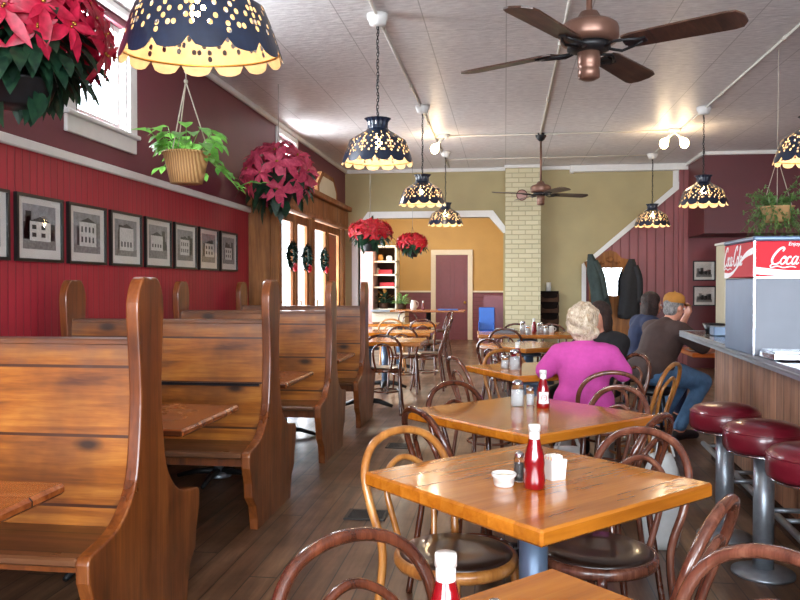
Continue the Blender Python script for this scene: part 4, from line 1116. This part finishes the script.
# bushy plant at the right
hp = thing('hanging_plant', 'bushy small-leaved green plant hanging above the red drink sign', 'hanging plant', (2.27, 6.95, 2.0))
MB().lathe([(0,-.12),(.10,-.12),(.13,.0),(.14,.01),(.12,.01),(.1,-.03),(0,-.03)], 24).build('clay_pot', plain('tan_clay_pot', (176,140,96), .7), hp)
m = MB()
for k in range(3):
    a = 2*PI*k/3+.2; m.tube([(.135*math.cos(a), .135*math.sin(a), 0), (0,0,.42)], .003, 5)
m.tube([(0,0,.42), (0,0,CZ-2.0)], .003, 5); m.build('hanger', M['cord'], hp)
fl = MB(); r_ = random.Random(31)
for i in range(150):
    a = r_.uniform(0, 2*PI); L = r_.uniform(.12,.36); e = r_.uniform(-.25,1.2)
    P = []
    for k in range(7):
        t = k/6; P.append(Vector((math.cos(a)*L*t*.8, math.sin(a)*L*t*.8, L*t*e*.75-L*.9*t*t*(1-e*.6)+.0)) + rv(r_)*.008)
    fl.tube(P, .0018, 4)
    for q in P[1:]:
        for z in range(3): leaf(fl, q, rv(r_)+Vector((0,0,.2)), Vector((0,0,1)), r_.uniform(.022,.04), .016, fold=.1, droop=.1)
fl.build('foliage', M['fern'], hp)

# wreaths on the entry doors
def wreath(label, y, z):
    root = thing('door_wreath', label, 'wreath', (VX+.05, y, z), 0, 'dark green wreaths on the entry doors')
    r2 = random.Random(int(y*100)); m = MB()
    m.tube([(0, .13*math.cos(2*PI*k/24), .13*math.sin(2*PI*k/24)) for k in range(24)], .02, 6, closed=True)
    for i in range(220):
        a = r2.uniform(0, 2*PI); d_ = Vector((r2.uniform(-.2,.9), math.cos(a)*r2.uniform(-.7,1), math.sin(a)*r2.uniform(-.7,1)))
        leaf(m, Vector((0, .13*math.cos(a), .13*math.sin(a))), d_, Vector((1,0,.1)), .06, .02)
    m.build('greenery', M['darkleaf'], root)
    MB().ball((.04, 0, -.13), (.03,.06,.05), 8).build('bow', M['bractred'], root)
    return root
wreath('dark wreath on the nearest glass entry door', 8.62, 1.68)
wreath('dark wreath on the second glass entry door', 9.29, 1.68)
wreath('dark wreath on the third glass entry door', 10.2, 1.68)

# ------------------------------------------------------------------ far room furniture
ht = thing('hutch_cabinet', 'tall open-shelved hutch in the back room at the left of the arch', 'cabinet', (0,0,0))
MB().box(-3.32, -2.93, 17.2, 17.9, 0, 2.24).build('side_panel', M['mauve'], ht)
MB().box(-2.93, -2.42, 17.88, 17.9, .8, 2.24).build('back_panel', M['darkshelf'], ht)
for z in (.78, 1.28, 1.56, 1.86, 2.2): MB().box(-2.93, -2.42, 17.35, 17.88, z, z+.035).build('shelf', M['cream'], ht)
MB().box(-2.45, -2.42, 17.35, 17.88, .8, 2.24).build('side_panel', M['cream'], ht)
MB().box(-2.93, -2.20, 17.1, 17.9, .0, .76).build('base', M['cream'], ht); MB().box(-2.95, -2.15, 17.0, 17.9, .76, .80).build('worktop', M['steel'], ht)
for i, (x, z, w, h, mt, l, nm, ct_) in enumerate(((-2.70, 1.60, .3, .10, 'redbox', 'red carton on the hutch shelf, upper of two', 'carton', 'box'), (-2.66, 1.318, .32, .09, 'redbox', 'red carton on the hutch shelf, lower of two', 'carton', 'box'), (-2.875, 1.60, .09, .14, 'cream', 'cream canister beside the upper red carton', 'canister', 'canister'), (-2.82, 1.90, .13, .15, 'amber', 'amber jug on the upper hutch shelf', 'storage_jug', 'jug'), (-2.62, 1.90, .15, .12, 'porcelain', 'white crock on the upper hutch shelf', 'crock', 'crock'))):
    m = MB(); y = 17.6
    if nm == 'carton': m.box(x-w/2, x+w/2, y-.1, y+.1, z, z+h, bev=.004)
    else: m.lathe([(0,0),(w*.4,0),(w*.5,h*.3),(w*.45,h*.8),(w*.25,h),(0,h)], 14, (x, y, z))
    tag(m.build(nm, M[mt]), l, ct_)
def greenery(label, loc, s, mt, seed, mt2=None):
    r2 = random.Random(seed); root = thing('potted_plant', label, 'potted plant', loc)
    MB().lathe([(0,0),(s*.25,0),(s*.32,s*.4),(s*.28,s*.4),(0,s*.3)], 14).build('pot', M['darkshelf'], root); m = MB()
    for i in range(70):
        v = rv(r2); v.z = abs(v.z); p = Vector((0,0,s*.4))+v*s*r2.uniform(.2,.6); m.tube([(0,0,s*.35), p], .003, 4); leaf(m, p, v, Vector((0,0,1)), s*.3, s*.14)
    m.build('foliage', M[mt], root)
    if mt2:
        m = MB()
        for i in range(26):
            v = rv(r2); v.z = abs(v.z); p = Vector((0,0,s*.4))+v*s*.7; leaf(m, p, v, Vector((0,0,1)), s*.25, s*.16)
        m.build('flowers', M[mt2], root)
    return root
greenery('bushy arrangement with amber flowers on the hutch worktop', (-2.72, 17.45, .80), .36, 'leaf', 4, 'amber')
greenery('trailing plant with a bluish cast beside the hutch', (-2.28, 17.3, .80), .34, 'fern', 6)
# tall bar table in the back room
bt = thing('bar_table', 'tall dark table in the back room before the plum door', 'table', (-1.55, 15.9, 0))
MB().box(-.75, .75, -.35, .35, .80, .84, bev=.006).build('tabletop', M['oak_edge'], bt)
MB().tube([(0,0,.03),(0,0,.8)], .05, 12).build('pedestal', M['iron'], bt); MB().lathe([(0,0),(.3,0),(.28,.03),(.05,.06),(0,.06)], 20).build('base', M['iron'], bt)
o = thing('serving_tray', 'blue tray on the tall back-room table', 'tray', (-1.15, 15.85, .841)); MB().box(-.2, .2, -.12, .12, 0, .02, bev=.006).build('tray_body', M['blue'], o)
for (x, z, l) in ((-1.85, .0, 'white pitcher on the tall back-room table'),):
    o = thing('pitcher', l, 'pitcher', (x, 15.8, .841)); MB().lathe([(0,0),(.06,0),(.07,.08),(.045,.17),(.05,.2),(0,.2)], 16).build('pitcher_body', M['porcelain'], o); MB().tube([(.05,0,.18),(.1,0,.15),(.09,0,.07),(.065,0,.05)], .008, 6).build('handle', M['porcelain'], o)
ketchup('ketchup bottle on the tall back-room table', -1.66, 15.85, .841)
o = thing('booster_seat', 'bright blue plastic seat left of the brick pilaster', 'booster seat', (-.30, 12.9, 0))
MB().box(-.13, .13, -.12, .12, .50, .60, bev=.02).box(-.13, .13, .09, .12, .60, .98, bev=.01).box(-.13, -.11, -.12, .09, .60, .74, bev=.006).box(.11, .13, -.12, .09, .60, .74, bev=.006).build('seat_shell', M['blue'], o); MB().box(-.12, -.09, -.10, .10, .0, .50).box(.09, .12, -.10, .10, .0, .50).build('leg_frame', M['white'], o)
sbox('trim_14', [(-.36, -.03, BY+.0, BY+.19, 0, 1.17)], M['plumdoor'])

# ------------------------------------------------------------------ back wall items
mr = thing('wall_mounted_rack', 'dark wooden wall rack of stacked pockets beside the brick pilaster', 'rack', (.59, BY-.002, .5))
MB().box(0, .30, -.02, 0, 0, .75).build('back_board', M['rackback'], mr)
for k in range(4):
    m = MB(); z = .03+.18*k
    m.box(0, .02, -.11, -.02, z, z+.13); m.box(.28, .30, -.11, -.02, z, z+.13); m.box(.02, .28, -.11, -.02, z, z+.015)
    m.prism([(.02, z), (.28, z), (.28, z+.085), (.22, z+.06), (.08, z+.06), (.02, z+.085)], -.125, -.11, 'Y')
    m.build('pocket', M['darkshelf'], mr)
o = thing('candle', 'white pillar candle on top of the wall rack', 'candle', (.72, BY-.06, 1.25)); MB().lathe([(0,0),(.04,0),(.04,.14),(.03,.145),(0,.14)], 14).build('wax', M['whiteplastic'], o); MB().tube([(0,0,.14),(0,0,.16)], .003, 4).build('wick', M['black'], o)
o = thing('wall_clock', 'small round mauve disc high on the brick pilaster behind the far fan', 'wall plate', (.27, BY-.251, 2.83)); MB().lathe([(0,0),(.09,0),(.09,.02),(.075,.03),(0,.03)], 24, M=Matrix.Rotation(R(90), 4, 'X')).build('disc', M['mauve'], o)
MB().lathe([(.078,.025),(.092,.025),(.092,.036),(.078,.036),(.078,.025)], 24, M=Matrix.Rotation(R(90), 4, 'X')).build('rim', M['darkmaroon'], o); o.name = 'wall_plate_disc'

# hall tree with mirror
ht = thing('hall_tree', 'oak hall tree with a mirror and hanging coats at the stair wall', 'coat rack', (1.26, 12.85, 0))
m = MB(); m.box(.08, .20, -.03, .03, .45, 1.75, bev=.006); m.box(.60, .72, -.03, .03, .45, 1.75, bev=.006); m.box(.20, .60, -.03, .03, .50, 1.18, bev=.006); m.build('frame', M['vestwood'], ht)
m = MB(); m.prism([(.04,1.62),(.76,1.62),(.80,1.72),(.70,1.76),(.58,1.78),(.50,1.87),(.40,1.91),(.30,1.87),(.22,1.78),(.10,1.76),(.0,1.72)], -.035, .03, 'Y'); o = m.build('carved_crest', M['vestwood'], ht)
m = MB(); m.ball((.40,-.04,1.76), (.06,.02,.05), 10); m.ball((.28,-.04,1.71), (.04,.015,.03), 8); m.ball((.52,-.04,1.71), (.04,.015,.03), 8); m.build('carving', M['vestwood'], ht)
MB().box(.20, .60, -.012, .0, 1.18, 1.62).build('mirror', M['mirror'], ht)
m = MB(); m.box(.02, .78, -.40, .03, .42, .47, bev=.01); m.box(.04, .10, -.38, .0, 0, .42); m.box(.70, .76, -.38, .0, 0, .42); m.build('bench_seat', M['vestwood'], ht)
for x in (.06, .74):
    MB().tube([(x, -.03, 1.66), (x, -.10, 1.66), (x, -.12, 1.70)], .008, 6).build('coat_hook', M['brass'], ht)
def coat(label, loc, w, h, mt, seed, lean=0.0):
    root = thing('hanging_coat', label, 'coat', loc); m = MB(); N = 20; rows = 16
    vs = []
    for i in range(rows+1):
        t = i/rows; ww = w*(.28+.72*min(1, t*2.6))*.5*(1+.08*math.sin(t*9)); dd = .05+.05*min(1, t*2)
        for j in range(N):
            a = 2*PI*j/N; k = 1+.13*math.sin(a*5+seed+t*2)
            vs.append((math.cos(a)*ww*k + lean*t, math.sin(a)*dd*k, -h*t + (.03*math.sin(a*3+seed) if i == rows else 0)))
    fs = [(i*N+j, (i+1)*N+j, (i+1)*N+(j+1) % N, i*N+(j+1) % N) for i in range(rows) for j in range(N)]; fs.append(tuple(range(N))); fs.append(tuple(rows*N+j for j in range(N))[::-1])
    m.add(vs, fs, 0, True); m.build('coat_body', M[mt], root)
    m = MB(); P = [(lean*.1+w*.18,-.03,-h*.12), (w*.42+lean*.3,-.05,-h*.35), (w*.46+lean*.6,-.05,-h*.75)]; m.tube(crom(P, 4), .05, 10); m.build('sleeve', M[mt], root)
    return root
coat('dark green-grey coat hanging left of the hall tree mirror', (1.34, 12.70, 1.84), .26, .95, 'greencoat', 1, .20)
coat('black coat hanging right of the hall tree mirror', (1.98, 12.70, 1.76), .30, .92, 'blackcloth', 4, -.04)
sbox('trim_15', [(.0,.001,BY-.0005,BY-.0004,0,.001)], M['white']) if False else None

# floor vents
def vent(label, x, y):
    root = thing('floor_vent', label, 'floor vent', (x, y, 0.0)); MB().box(-.10, .10, -.08, .08, .0005, .004).build('recess', M['black'], root)  # flat black plate painted in place of the dark hollow under the grille
    m = MB(); m.box(-.12,.12,-.10,-.08,.0005,.008); m.box(-.12,.12,.08,.10,.0005,.008); m.box(-.12,-.10,-.08,.08,.0005,.008); m.box(.10,.12,-.08,.08,.0005,.008)
    for k in range(9): m.box(-.1, .1, -.074+.0175*k, -.068+.0175*k, .004, .008)
    m.build('grille', M['grate'], root)
vent('black floor vent grille by the blond chair', -.80, 4.48); vent('black floor vent grille farther up the aisle', -.86, 6.45)
# pale bag on a chair back
def bag(label, loc, w, h, dpt, rz, seed):
    root = thing('plastic_bag', label, 'bag', loc, rz); r2 = random.Random(seed); m = MB(); N = 24; vs = []; rows = 12
    for i in range(rows+1):
        t = i/rows; k = math.sin(PI*min(1, .12+t*.8))**.4*(1-.25*t)
        for j in range(N):
            a = 2*PI*j/N; q = 1+.07*math.sin(a*7+i)+r2.uniform(-.02,.02)
            vs.append((math.cos(a)*w/2*k*q, math.sin(a)*dpt/2*k*q, h*t))
    fs = [(i*N+j, i*N+(j+1) % N, (i+1)*N+(j+1) % N, (i+1)*N+j) for i in range(rows) for j in range(N)]; fs.append(tuple(range(N))[::-1]); fs.append(tuple(rows*N+j for j in range(N)))
    m.add(vs, fs, 0, True); m.build('bag_body', M['bag'], root)
    m = MB(); 
    for s in (-1, 1): m.tube(crom([(-w*.2, s*dpt*.2, h*.98), (-w*.08, s*.03, h*1.2), (w*.08, s*.03, h*1.2), (w*.2, s*dpt*.2, h*.98)], 4), .006, 5)
    m.build('bag_handles', M['bag'], root)
bag('pale plastic bag on the floor beyond the reddish chair', (.80, 4.15, 0), .26, .48, .18, .3, 2)
bag('pale cloth bundle on the floor behind the woman in pink', (.36, 4.55, 0), .34, .42, .18, .1, 5)

# orange table of the man
ot = thing('side_table', 'orange-topped table in front of the man in the cap', 'table', (2.02, 7.50, 0))
MB().box(-.38, .38, -.35, .35, .71, .75, bev=.008).build('tabletop', M['orange'], ot); MB().tube([(0,0,.04),(0,0,.71)], .04, 12).build('pedestal', M['iron'], ot); MB().lathe([(0,0),(.26,0),(.24,.03),(.05,.05),(0,.05)], 20).build('base', M['iron'], ot)
pl = thing('dinner_plate', 'plate of food on the orange-topped table', 'plate', (1.74, 7.32, .751)); MB().lathe([(0,.004),(.07,.0),(.12,.014),(.125,.018),(.118,.018),(.07,.008),(0,.008)], 24).build('plate_dish', M['porcelain'], pl); m = MB()
for k in range(7): m.ball((rnd.uniform(-.06,.06), rnd.uniform(-.06,.06), .02), (.03,.025,.018), 8)
m.build('food', M['amber'], pl)
def simple_stool(label, loc):
    root = thing('round_stool', label, 'stool', loc); MB().lathe([(0,.46),(.18,.46),(.195,.44),(.195,.41),(.17,.40),(0,.40)], 28).build('seat', M['black'], root)
    for k in range(4):
        a = PI/4+PI/2*k; MB().tube([(.12*math.cos(a), .12*math.sin(a), .40), (.17*math.cos(a), .17*math.sin(a), 0)], .014, 8).build('leg', M['iron'], root)
    return root
simple_stool('black round stool under the man in the cap', (1.27, 7.05, 0))

# ------------------------------------------------------------------ people
def capsule(m, p0, p1, r0, r1, n=12, sx=1.0, sy=1.0):
    p0, p1 = Vector(p0), Vector(p1); L = (p1-p0).length; k = max(2, int(L/(min(r0, r1)*.35))+1)
    for i in range(k):
        t = i/(k-1); r = r0+(r1-r0)*t; m.ball(p0.lerp(p1, t), (r*sx, r*sy, r), n)
def chainc(m, pts, rs, n=12, sx=1.0, sy=1.0):
    for i in range(len(pts)-1): capsule(m, pts[i], pts[i+1], rs[i], rs[i+1], n, sx, sy)
def solid(m, name, mat, parent, voxel=.012, smooth=4):
    o = m.build(name, mat, parent)
    md = o.modifiers.new('r', 'REMESH'); md.mode = 'VOXEL'; md.voxel_size = voxel; md.use_smooth_shade = True
    ms = o.modifiers.new('s', 'SMOOTH'); ms.iterations = smooth; ms.factor = .5
    bpy.context.view_layer.update()
    me = bpy.data.meshes.new_from_object(o.evaluated_get(bpy.context.evaluated_depsgraph_get()))
    o.modifiers.clear(); old = o.data; o.data = me; bpy.data.meshes.remove(old)
    if not me.materials: me.materials.append(mat)
    for p in me.polygons: p.use_smooth = True
    return o
def hand(m, wrist, dirn, palmn, s=1, curl=.6):
    """palm with five curled fingers; dirn = forearm direction, palmn = palm normal, s = thumb side"""
    d = Vector(dirn).normalized(); n_ = Vector(palmn); n_ = (n_-d*n_.dot(d)).normalized(); sd = d.cross(n_)*s
    w = Vector(wrist); pc = w+d*.045
    capsule(m, w, w+d*.03, .027, .030, 10); 
    for q in (-.025, -.008, .009, .025): capsule(m, w+d*.02+sd*q*.7, w+d*.085+sd*q, .017, .0135, 8)
    for q, L in ((.027, .068), (.009, .078), (-.009, .073), (-.026, .056)):
        a = w+d*.085+sd*q; b = a+(d*math.cos(curl*.5)+n_*math.sin(curl*.5))*L*.45; c = b+(d*math.cos(curl*1.3)+n_*math.sin(curl*1.3))*L*.32; e = c+(d*math.cos(curl*2)+n_*math.sin(curl*2))*L*.25
        chainc(m, [a, b, c, e], [.0105, .0095, .009, .0082], 8)
    a = w+d*.03+sd*.028; b = a+(d*.7+sd*.7+n_*.2).normalized()*.035; c = b+(d*.9+sd*.2+n_*.4).normalized()*.03
    chainc(m, [a, b, c], [.014, .0115, .0095], 8)
def head(m, c, f, up=(0,0,1), s=1.0):
    """head centre c (mid of skull), facing f"""
    f = Vector(f).normalized(); u = Vector(up); u = (u-f*u.dot(f)).normalized(); r_ = f.cross(u); c = Vector(c)
    Mx = Matrix((r_, f, u)).transposed()
    m.ball(c+u*.02*s, (.073*s, .092*s, .090*s), 20, M=Mx)
    m.ball(c+f*.022*s-u*.035*s, (.058*s, .068*s, .078*s), 18, M=Mx)        # face
    m.ball(c+f*.052*s-u*.088*s, (.032*s, .030*s, .024*s), 12, M=Mx)         # chin
    chainc(m, [c+f*.085*s+u*.0*s, c+f*.106*s-u*.034*s], [.009*s, .014*s], 8)  # nose
    m.ball(c+f*.090*s-u*.062*s, (.022*s, .008*s, .006*s), 8, M=Mx); m.ball(c+f*.088*s-u*.072*s, (.019*s, .008*s, .007*s), 8, M=Mx)
    m.ball(c+f*.083*s+u*.018*s, (.045*s, .010*s, .008*s), 8, M=Mx)           # brow
    for q in (-1, 1): m.ball(c+r_*q*.075*s-u*.012*s-f*.005*s, (.012*s, .022*s, .032*s), 10, M=Mx)
    return c, f, u, r_, Mx
def eyes(c, f, u, r_, Mx, parent, s=1.0):
    m = MB()
    for q in (-1, 1): m.ball(c+f*.078*s+r_*q*.031*s-u*.004*s, (.014*s, .010*s, .009*s), 10, M=Mx)
    m.build('eyes', M['whiteplastic'], parent)
    m = MB()
    for q in (-1, 1): m.ball(c+f*.0865*s+r_*q*.031*s-u*.004*s, (.006*s, .003*s, .006*s), 8, M=Mx)
    m.build('pupils', M['black'], parent)

def person(label, loc, rz, P):
    """seated figure facing local +Y, origin on the floor under the hips"""
    root = thing('person', label, 'person', loc, rz)
    b = MB(); g = P['girth']
    hz = P.get('seat', .475)+.118*g; tl = P.get('tall', 0); hip = Vector((0, 0, hz)); le = P.get('lean', .0)
    chest = Vector((0, le*.65, .86+tl*.7)); neck = Vector((0, le, 1.04+tl)); hd = neck+Vector((P.get('hx', 0), .03+le*.25, .125)); sh = P.get('sh', .19)
    pelvis = [((-.09*g, 0, hz), (.09*g, 0, hz))]
    # body
    capsule(b, (-.07*g, 0, hz), (.07*g, 0, hz), .115*g, .115*g, 14)
    chainc(b, [hip, hip.lerp(chest, .5), chest], [.125*g, .12*g, .13*g], 14, 1.12, .9)
    capsule(b, (-sh*.7, le*.85, .95+tl), (sh*.7, le*.85, .95+tl), .085, .085, 12)
    chainc(b, [neck+Vector((0,-.01,-.06)), hd-Vector((0,.01,.05))], [.062, .055], 12)
    H_ = head(b, hd, P['look'])
    for s in (-1, 1):
        k = (s*.11+P['knee'][0]*0, .46, .53); k = Vector((s*.13, P['knee'][0], P['knee'][1])); a = Vector((s*.13+P['foot'][1]*0, P['foot'][0], .09))
        chainc(b, [(s*.09, .03, hz-.02), k, a], [.098*g, .062, .042], 12)
        chainc(b, [a+Vector((0,-.03,-.03)), a+Vector((0,.14,-.05))], [.040, .032], 10)
        S = Vector((s*sh, le*.88, .965+tl)); el, wr, pn = P['arm'][0 if s < 0 else 1]
        chainc(b, [S, Vector(el), Vector(wr)], [.060, .044, .029], 12)
        hand(b, wr, Vector(wr)-Vector(el), pn, s)
    body = solid(b, 'body', M['skin'], root, .0085, 3)
    eyes(*H_, root)
    # top
    t = MB(); e = .014
    capsule(t, (-.06*g, 0, hz+.01), (.06*g, 0, hz+.01), .118*g+e, .118*g+e, 14)
    chainc(t, [hip+Vector((0,0,.02)), hip.lerp(chest, .5), chest], [.13*g+e, .124*g+e, .134*g+e], 14, 1.12, .92)
    capsule(t, (-sh*.7, le*.85, .955+tl), (sh*.7, le*.85, .955+tl), .088+e, .088+e, 12)
    chainc(t, [chest+Vector((0,0,.06)), neck+Vector((0,-.012,-.03))], [.12+e, .062+e], 12, 1.1, .8)
    for s in (-1, 1):
        S = Vector((s*sh, le*.88, .965+tl)); el, wr, pn = P['arm'][0 if s < 0 else 1]; q = P.get('sleeve', .8)
        end = Vector(el).lerp(Vector(wr), q) if q > 0 else S.lerp(Vector(el), 1+q)
        pts = [S, Vector(el), end] if q > 0 else [S, end]
        chainc(t, pts, [.066+e, .050+e, .036+e] if q > 0 else [.068+e, .056+e], 12)
    solid(t, P['topname'], M[P['top']], root, .014, 5)
    # trousers
    t = MB(); capsule(t, (-.07*g, 0, hz-.005), (.07*g, 0, hz-.005), .119*g, .119*g, 14)
    for s in (-1, 1):
        k = Vector((s*.13, P['knee'][0], P['knee'][1])); a = Vector((s*.13, P['foot'][0], .12))
        chainc(t, [(s*.09, .03, hz-.02), k, a], [.106*g, .074, .056], 12)
    solid(t, 'trousers', M[P['legs']], root, .014, 5)
    t = MB()
    for s in (-1, 1):
        a = Vector((s*.13, P['foot'][0], .05)); chainc(t, [a+Vector((0,-.05,-.005)), a+Vector((0,.06,0)), a+Vector((0,.17,-.012))], [.047, .045, .036], 12)
    solid(t, 'shoes', M['shoe'], root, .012, 3)
    # hair
    c, f, u, r_, Mx = H_; hm = MB(); r2 = random.Random(P['seed'])
    if P['hair'] == 'curly':
        for i in range(90):
            v = rv(r2); 
            if v.dot(f) > .25 and v.dot(u) < .45: continue
            if v.dot(u) < -.75: continue
            hm.ball(c+u*.012-f*.018+Vector((v.x*.098, v.y*.102, v.z*.112)), r2.uniform(.022,.034), 8)
        hm.ball(c+u*.03-f*.02, (.092, .098, .098), 16, M=Mx); hm.ball(c-u*.05-f*.055, (.085,.05,.075), 12, M=Mx)
    elif P['hair'] == 'short':
        hm.ball(c+u*.028-f*.012, (.080, .093, .086), 18, M=Mx); hm.ball(c-u*.03-f*.045, (.070, .052, .062), 14, M=Mx)
    else:
        hm.ball(c+u*.034-f*.016, (.088, .098, .090), 18, M=Mx); hm.ball(c-u*.05-f*.05, (.090, .055, .11), 14, M=Mx); hm.ball(c-u*.12-f*.05, (.09, .05, .07), 12, M=Mx)
        for q in (-1, 1): hm.ball(c+r_*q*.075-u*.05+f*.0, (.026, .045, .09), 10, M=Mx)
    solid(hm, 'hair', M[P['haircol']], root, .008, 2)
    if P.get('cap'):
        cm = MB(); prof = [(.092, 0), (.094, .03), (.085, .065), (.055, .09), (0, .10)]
        Mc = Matrix.Translation(c+u*.035-f*.008) @ Mx.to_4x4(); cm.lathe(prof, 24, M=Mc); cm.ball(c+u*.136-f*.008, .009, 6)
        vs = []; N = 10
        for i in range(N+1):
            a = -1.15+2.3*i/N
            for rr, zz in ((.088, .004), (.088+.075*math.cos(a*.95), -.012)):
                for dz in (0, .005): vs.append(Mc @ Vector((math.sin(a)*rr, math.cos(a)*(rr if rr < .089 else rr), zz+dz)))
        fs = []
        for i in range(N):
            a = 4*i; b_ = a+4; fs += [(a, b_, b_+2, a+2), (a+1, a+3, b_+3, b_+1), (a+2, b_+2, b_+3, a+3)]
        cm.add(vs, fs, 0, True); cm.build('cap', M['tan'], root)
    return root
arm_rest = lambda x, y, z: [((-x, .20, .80), (-x*.75, y, z), (0,0,-1)), ((x, .20, .80), (x*.75, y, z), (0,0,-1))]
person('grey-blond curly-haired woman in a magenta pink sweater, seated with her back to us', (.50, 5.08, 0), R(-8), dict(girth=1.03, tall=-.07, lean=.05, look=(.1,1,-.1), knee=(.44,.50), foot=(.40,0), arm=[((-.255,.08,.79), (-.15,.28,.815), (0,0,-1)), ((.24,.08,.79), (.15,.28,.815), (0,0,-1))], sh=.155, top='pink', topname='sweater', legs='khaki', hair='curly', haircol='hair_blond', seed=3, sleeve=.6))
person('dark-haired woman in black seated beyond the woman in pink', (.79, 6.32, 0), R(130), dict(girth=1.0, tall=-.06, lean=.04, look=(-.15,1,-.05), knee=(.42,.50), foot=(.38,0), arm=[((-.24,.14,.80), (-.12,.34,.84), (0,0,-1)), ((.24,.14,.80), (.12,.34,.84), (0,0,-1))], sh=.18, top='blackcloth', topname='jacket', legs='blackcloth', hair='long', haircol='hair_dark', seed=5))
person('man in a tan cap, brown shirt and jeans, seated with a hand at his mouth', (1.27, 7.05, 0), R(-62), dict(girth=1.25, tall=-.01, lean=.17, look=(-.1,1,-.12), knee=(.46,.50), foot=(.20,0), arm=[((-.25,.42,.80), (-.06,.42,1.06), (0,-1,.3)), ((.27,.36,.80), (.16,.60,.80), (0,0,-1))], sh=.20, top='brown_shirt', topname='shirt', legs='denim', hair='short', haircol='hair_grey', cap=True, seed=6, sleeve=-.15))
person('dark-haired person in navy seated beyond the man in the cap', (1.30, 8.0, 0), R(-75), dict(girth=1.05, lean=.10, look=(0,1,-.1), knee=(.42,.50), foot=(.38,0), arm=[((-.24,.22,.80), (-.12,.42,.80), (0,0,-1)), ((.24,.22,.80), (.12,.42,.80), (0,0,-1))], sh=.19, top='navy', topname='jacket', legs='navy', hair='long', haircol='hair_dark', seed=9))
simple_stool('black round stool under the person in navy', (1.30, 8.0, 0))

# ------------------------------------------------------------------ light
w = bpy.data.worlds.new('world'); scn.world = w; w.use_nodes = True
bg = w.node_tree.nodes['Background']; bg.inputs[0].default_value = (.80, .90, 1.0, 1); bg.inputs[1].default_value = 7.0
def area(name, loc, rot, sx, sy, power, col):
    l = bpy.data.lights.new(name, 'AREA'); l.shape = 'RECTANGLE'; l.size = sx; l.size_y = sy; l.energy = power; l.color = col
    o = bpy.data.objects.new(name, l); COL.objects.link(o); o.location = loc; o.rotation_euler = rot; return o
DAY = (.86, .93, 1.0)
# daylight entering through each window opening
area('daylight', (2.2, FY-.25, 1.9), (R(90), 0, 0), 4.1, 2.2, 350, DAY)
area('daylight', (-1.35, FY-.25, 1.9), (R(90), 0, 0), 2.0, 2.2, 210, DAY)
area('daylight', (LX-.25, (W1[0]+W1[1])/2, 2.86), (0, R(-90), 0), .7, .95, 110, DAY)
area('daylight', (LX-.25, (W2[0]+W2[1])/2, 2.9), (0, R(-90), 0), .6, .75, 40, DAY)
area('daylight', (LX-.25, 9.9, 1.3), (0, R(-90), 0), 2.0, 3.2, 230, DAY)
area('daylight', (-3.8, 16.0, 1.9), (0, R(-90), 0), 2.0, 2.7, 90, DAY)
def pt(loc, e, r=.04, col=(1, .86, .68)):
    l = bpy.data.lights.new('lamp_and_room_glow', 'POINT'); l.energy = e; l.color = col; l.shadow_soft_size = r
    o = bpy.data.objects.new('lamp_and_room_glow', l); COL.objects.link(o); o.location = loc
for (x, y, z) in lampset: pt((x, y, z-.06), 7 if y > 3 else 4)
pt((-.92, 10.3, CZ-.34), 5); pt((2.0, 10.3, CZ-.34), 4); pt((2.25, 10.3, CZ-.34), 4)
pt((-2.2, 16.5, CZ-.4), 90, .15, (1, .86, .66))  # warm point light under the far-room ceiling, no fixture modelled

scn.view_settings.view_transform = 'Standard'; scn.view_settings.look = 'None'; scn.view_settings.gamma = 1; scn.view_settings.exposure = 0.55
scn.view_settings.use_curve_mapping = False
scn.cycles.use_denoising = True; scn.cycles.max_bounces = 8; scn.cycles.diffuse_bounces = 4; scn.cycles.transparent_max_bounces = 16
scn.cycles.sample_clamp_indirect = 6
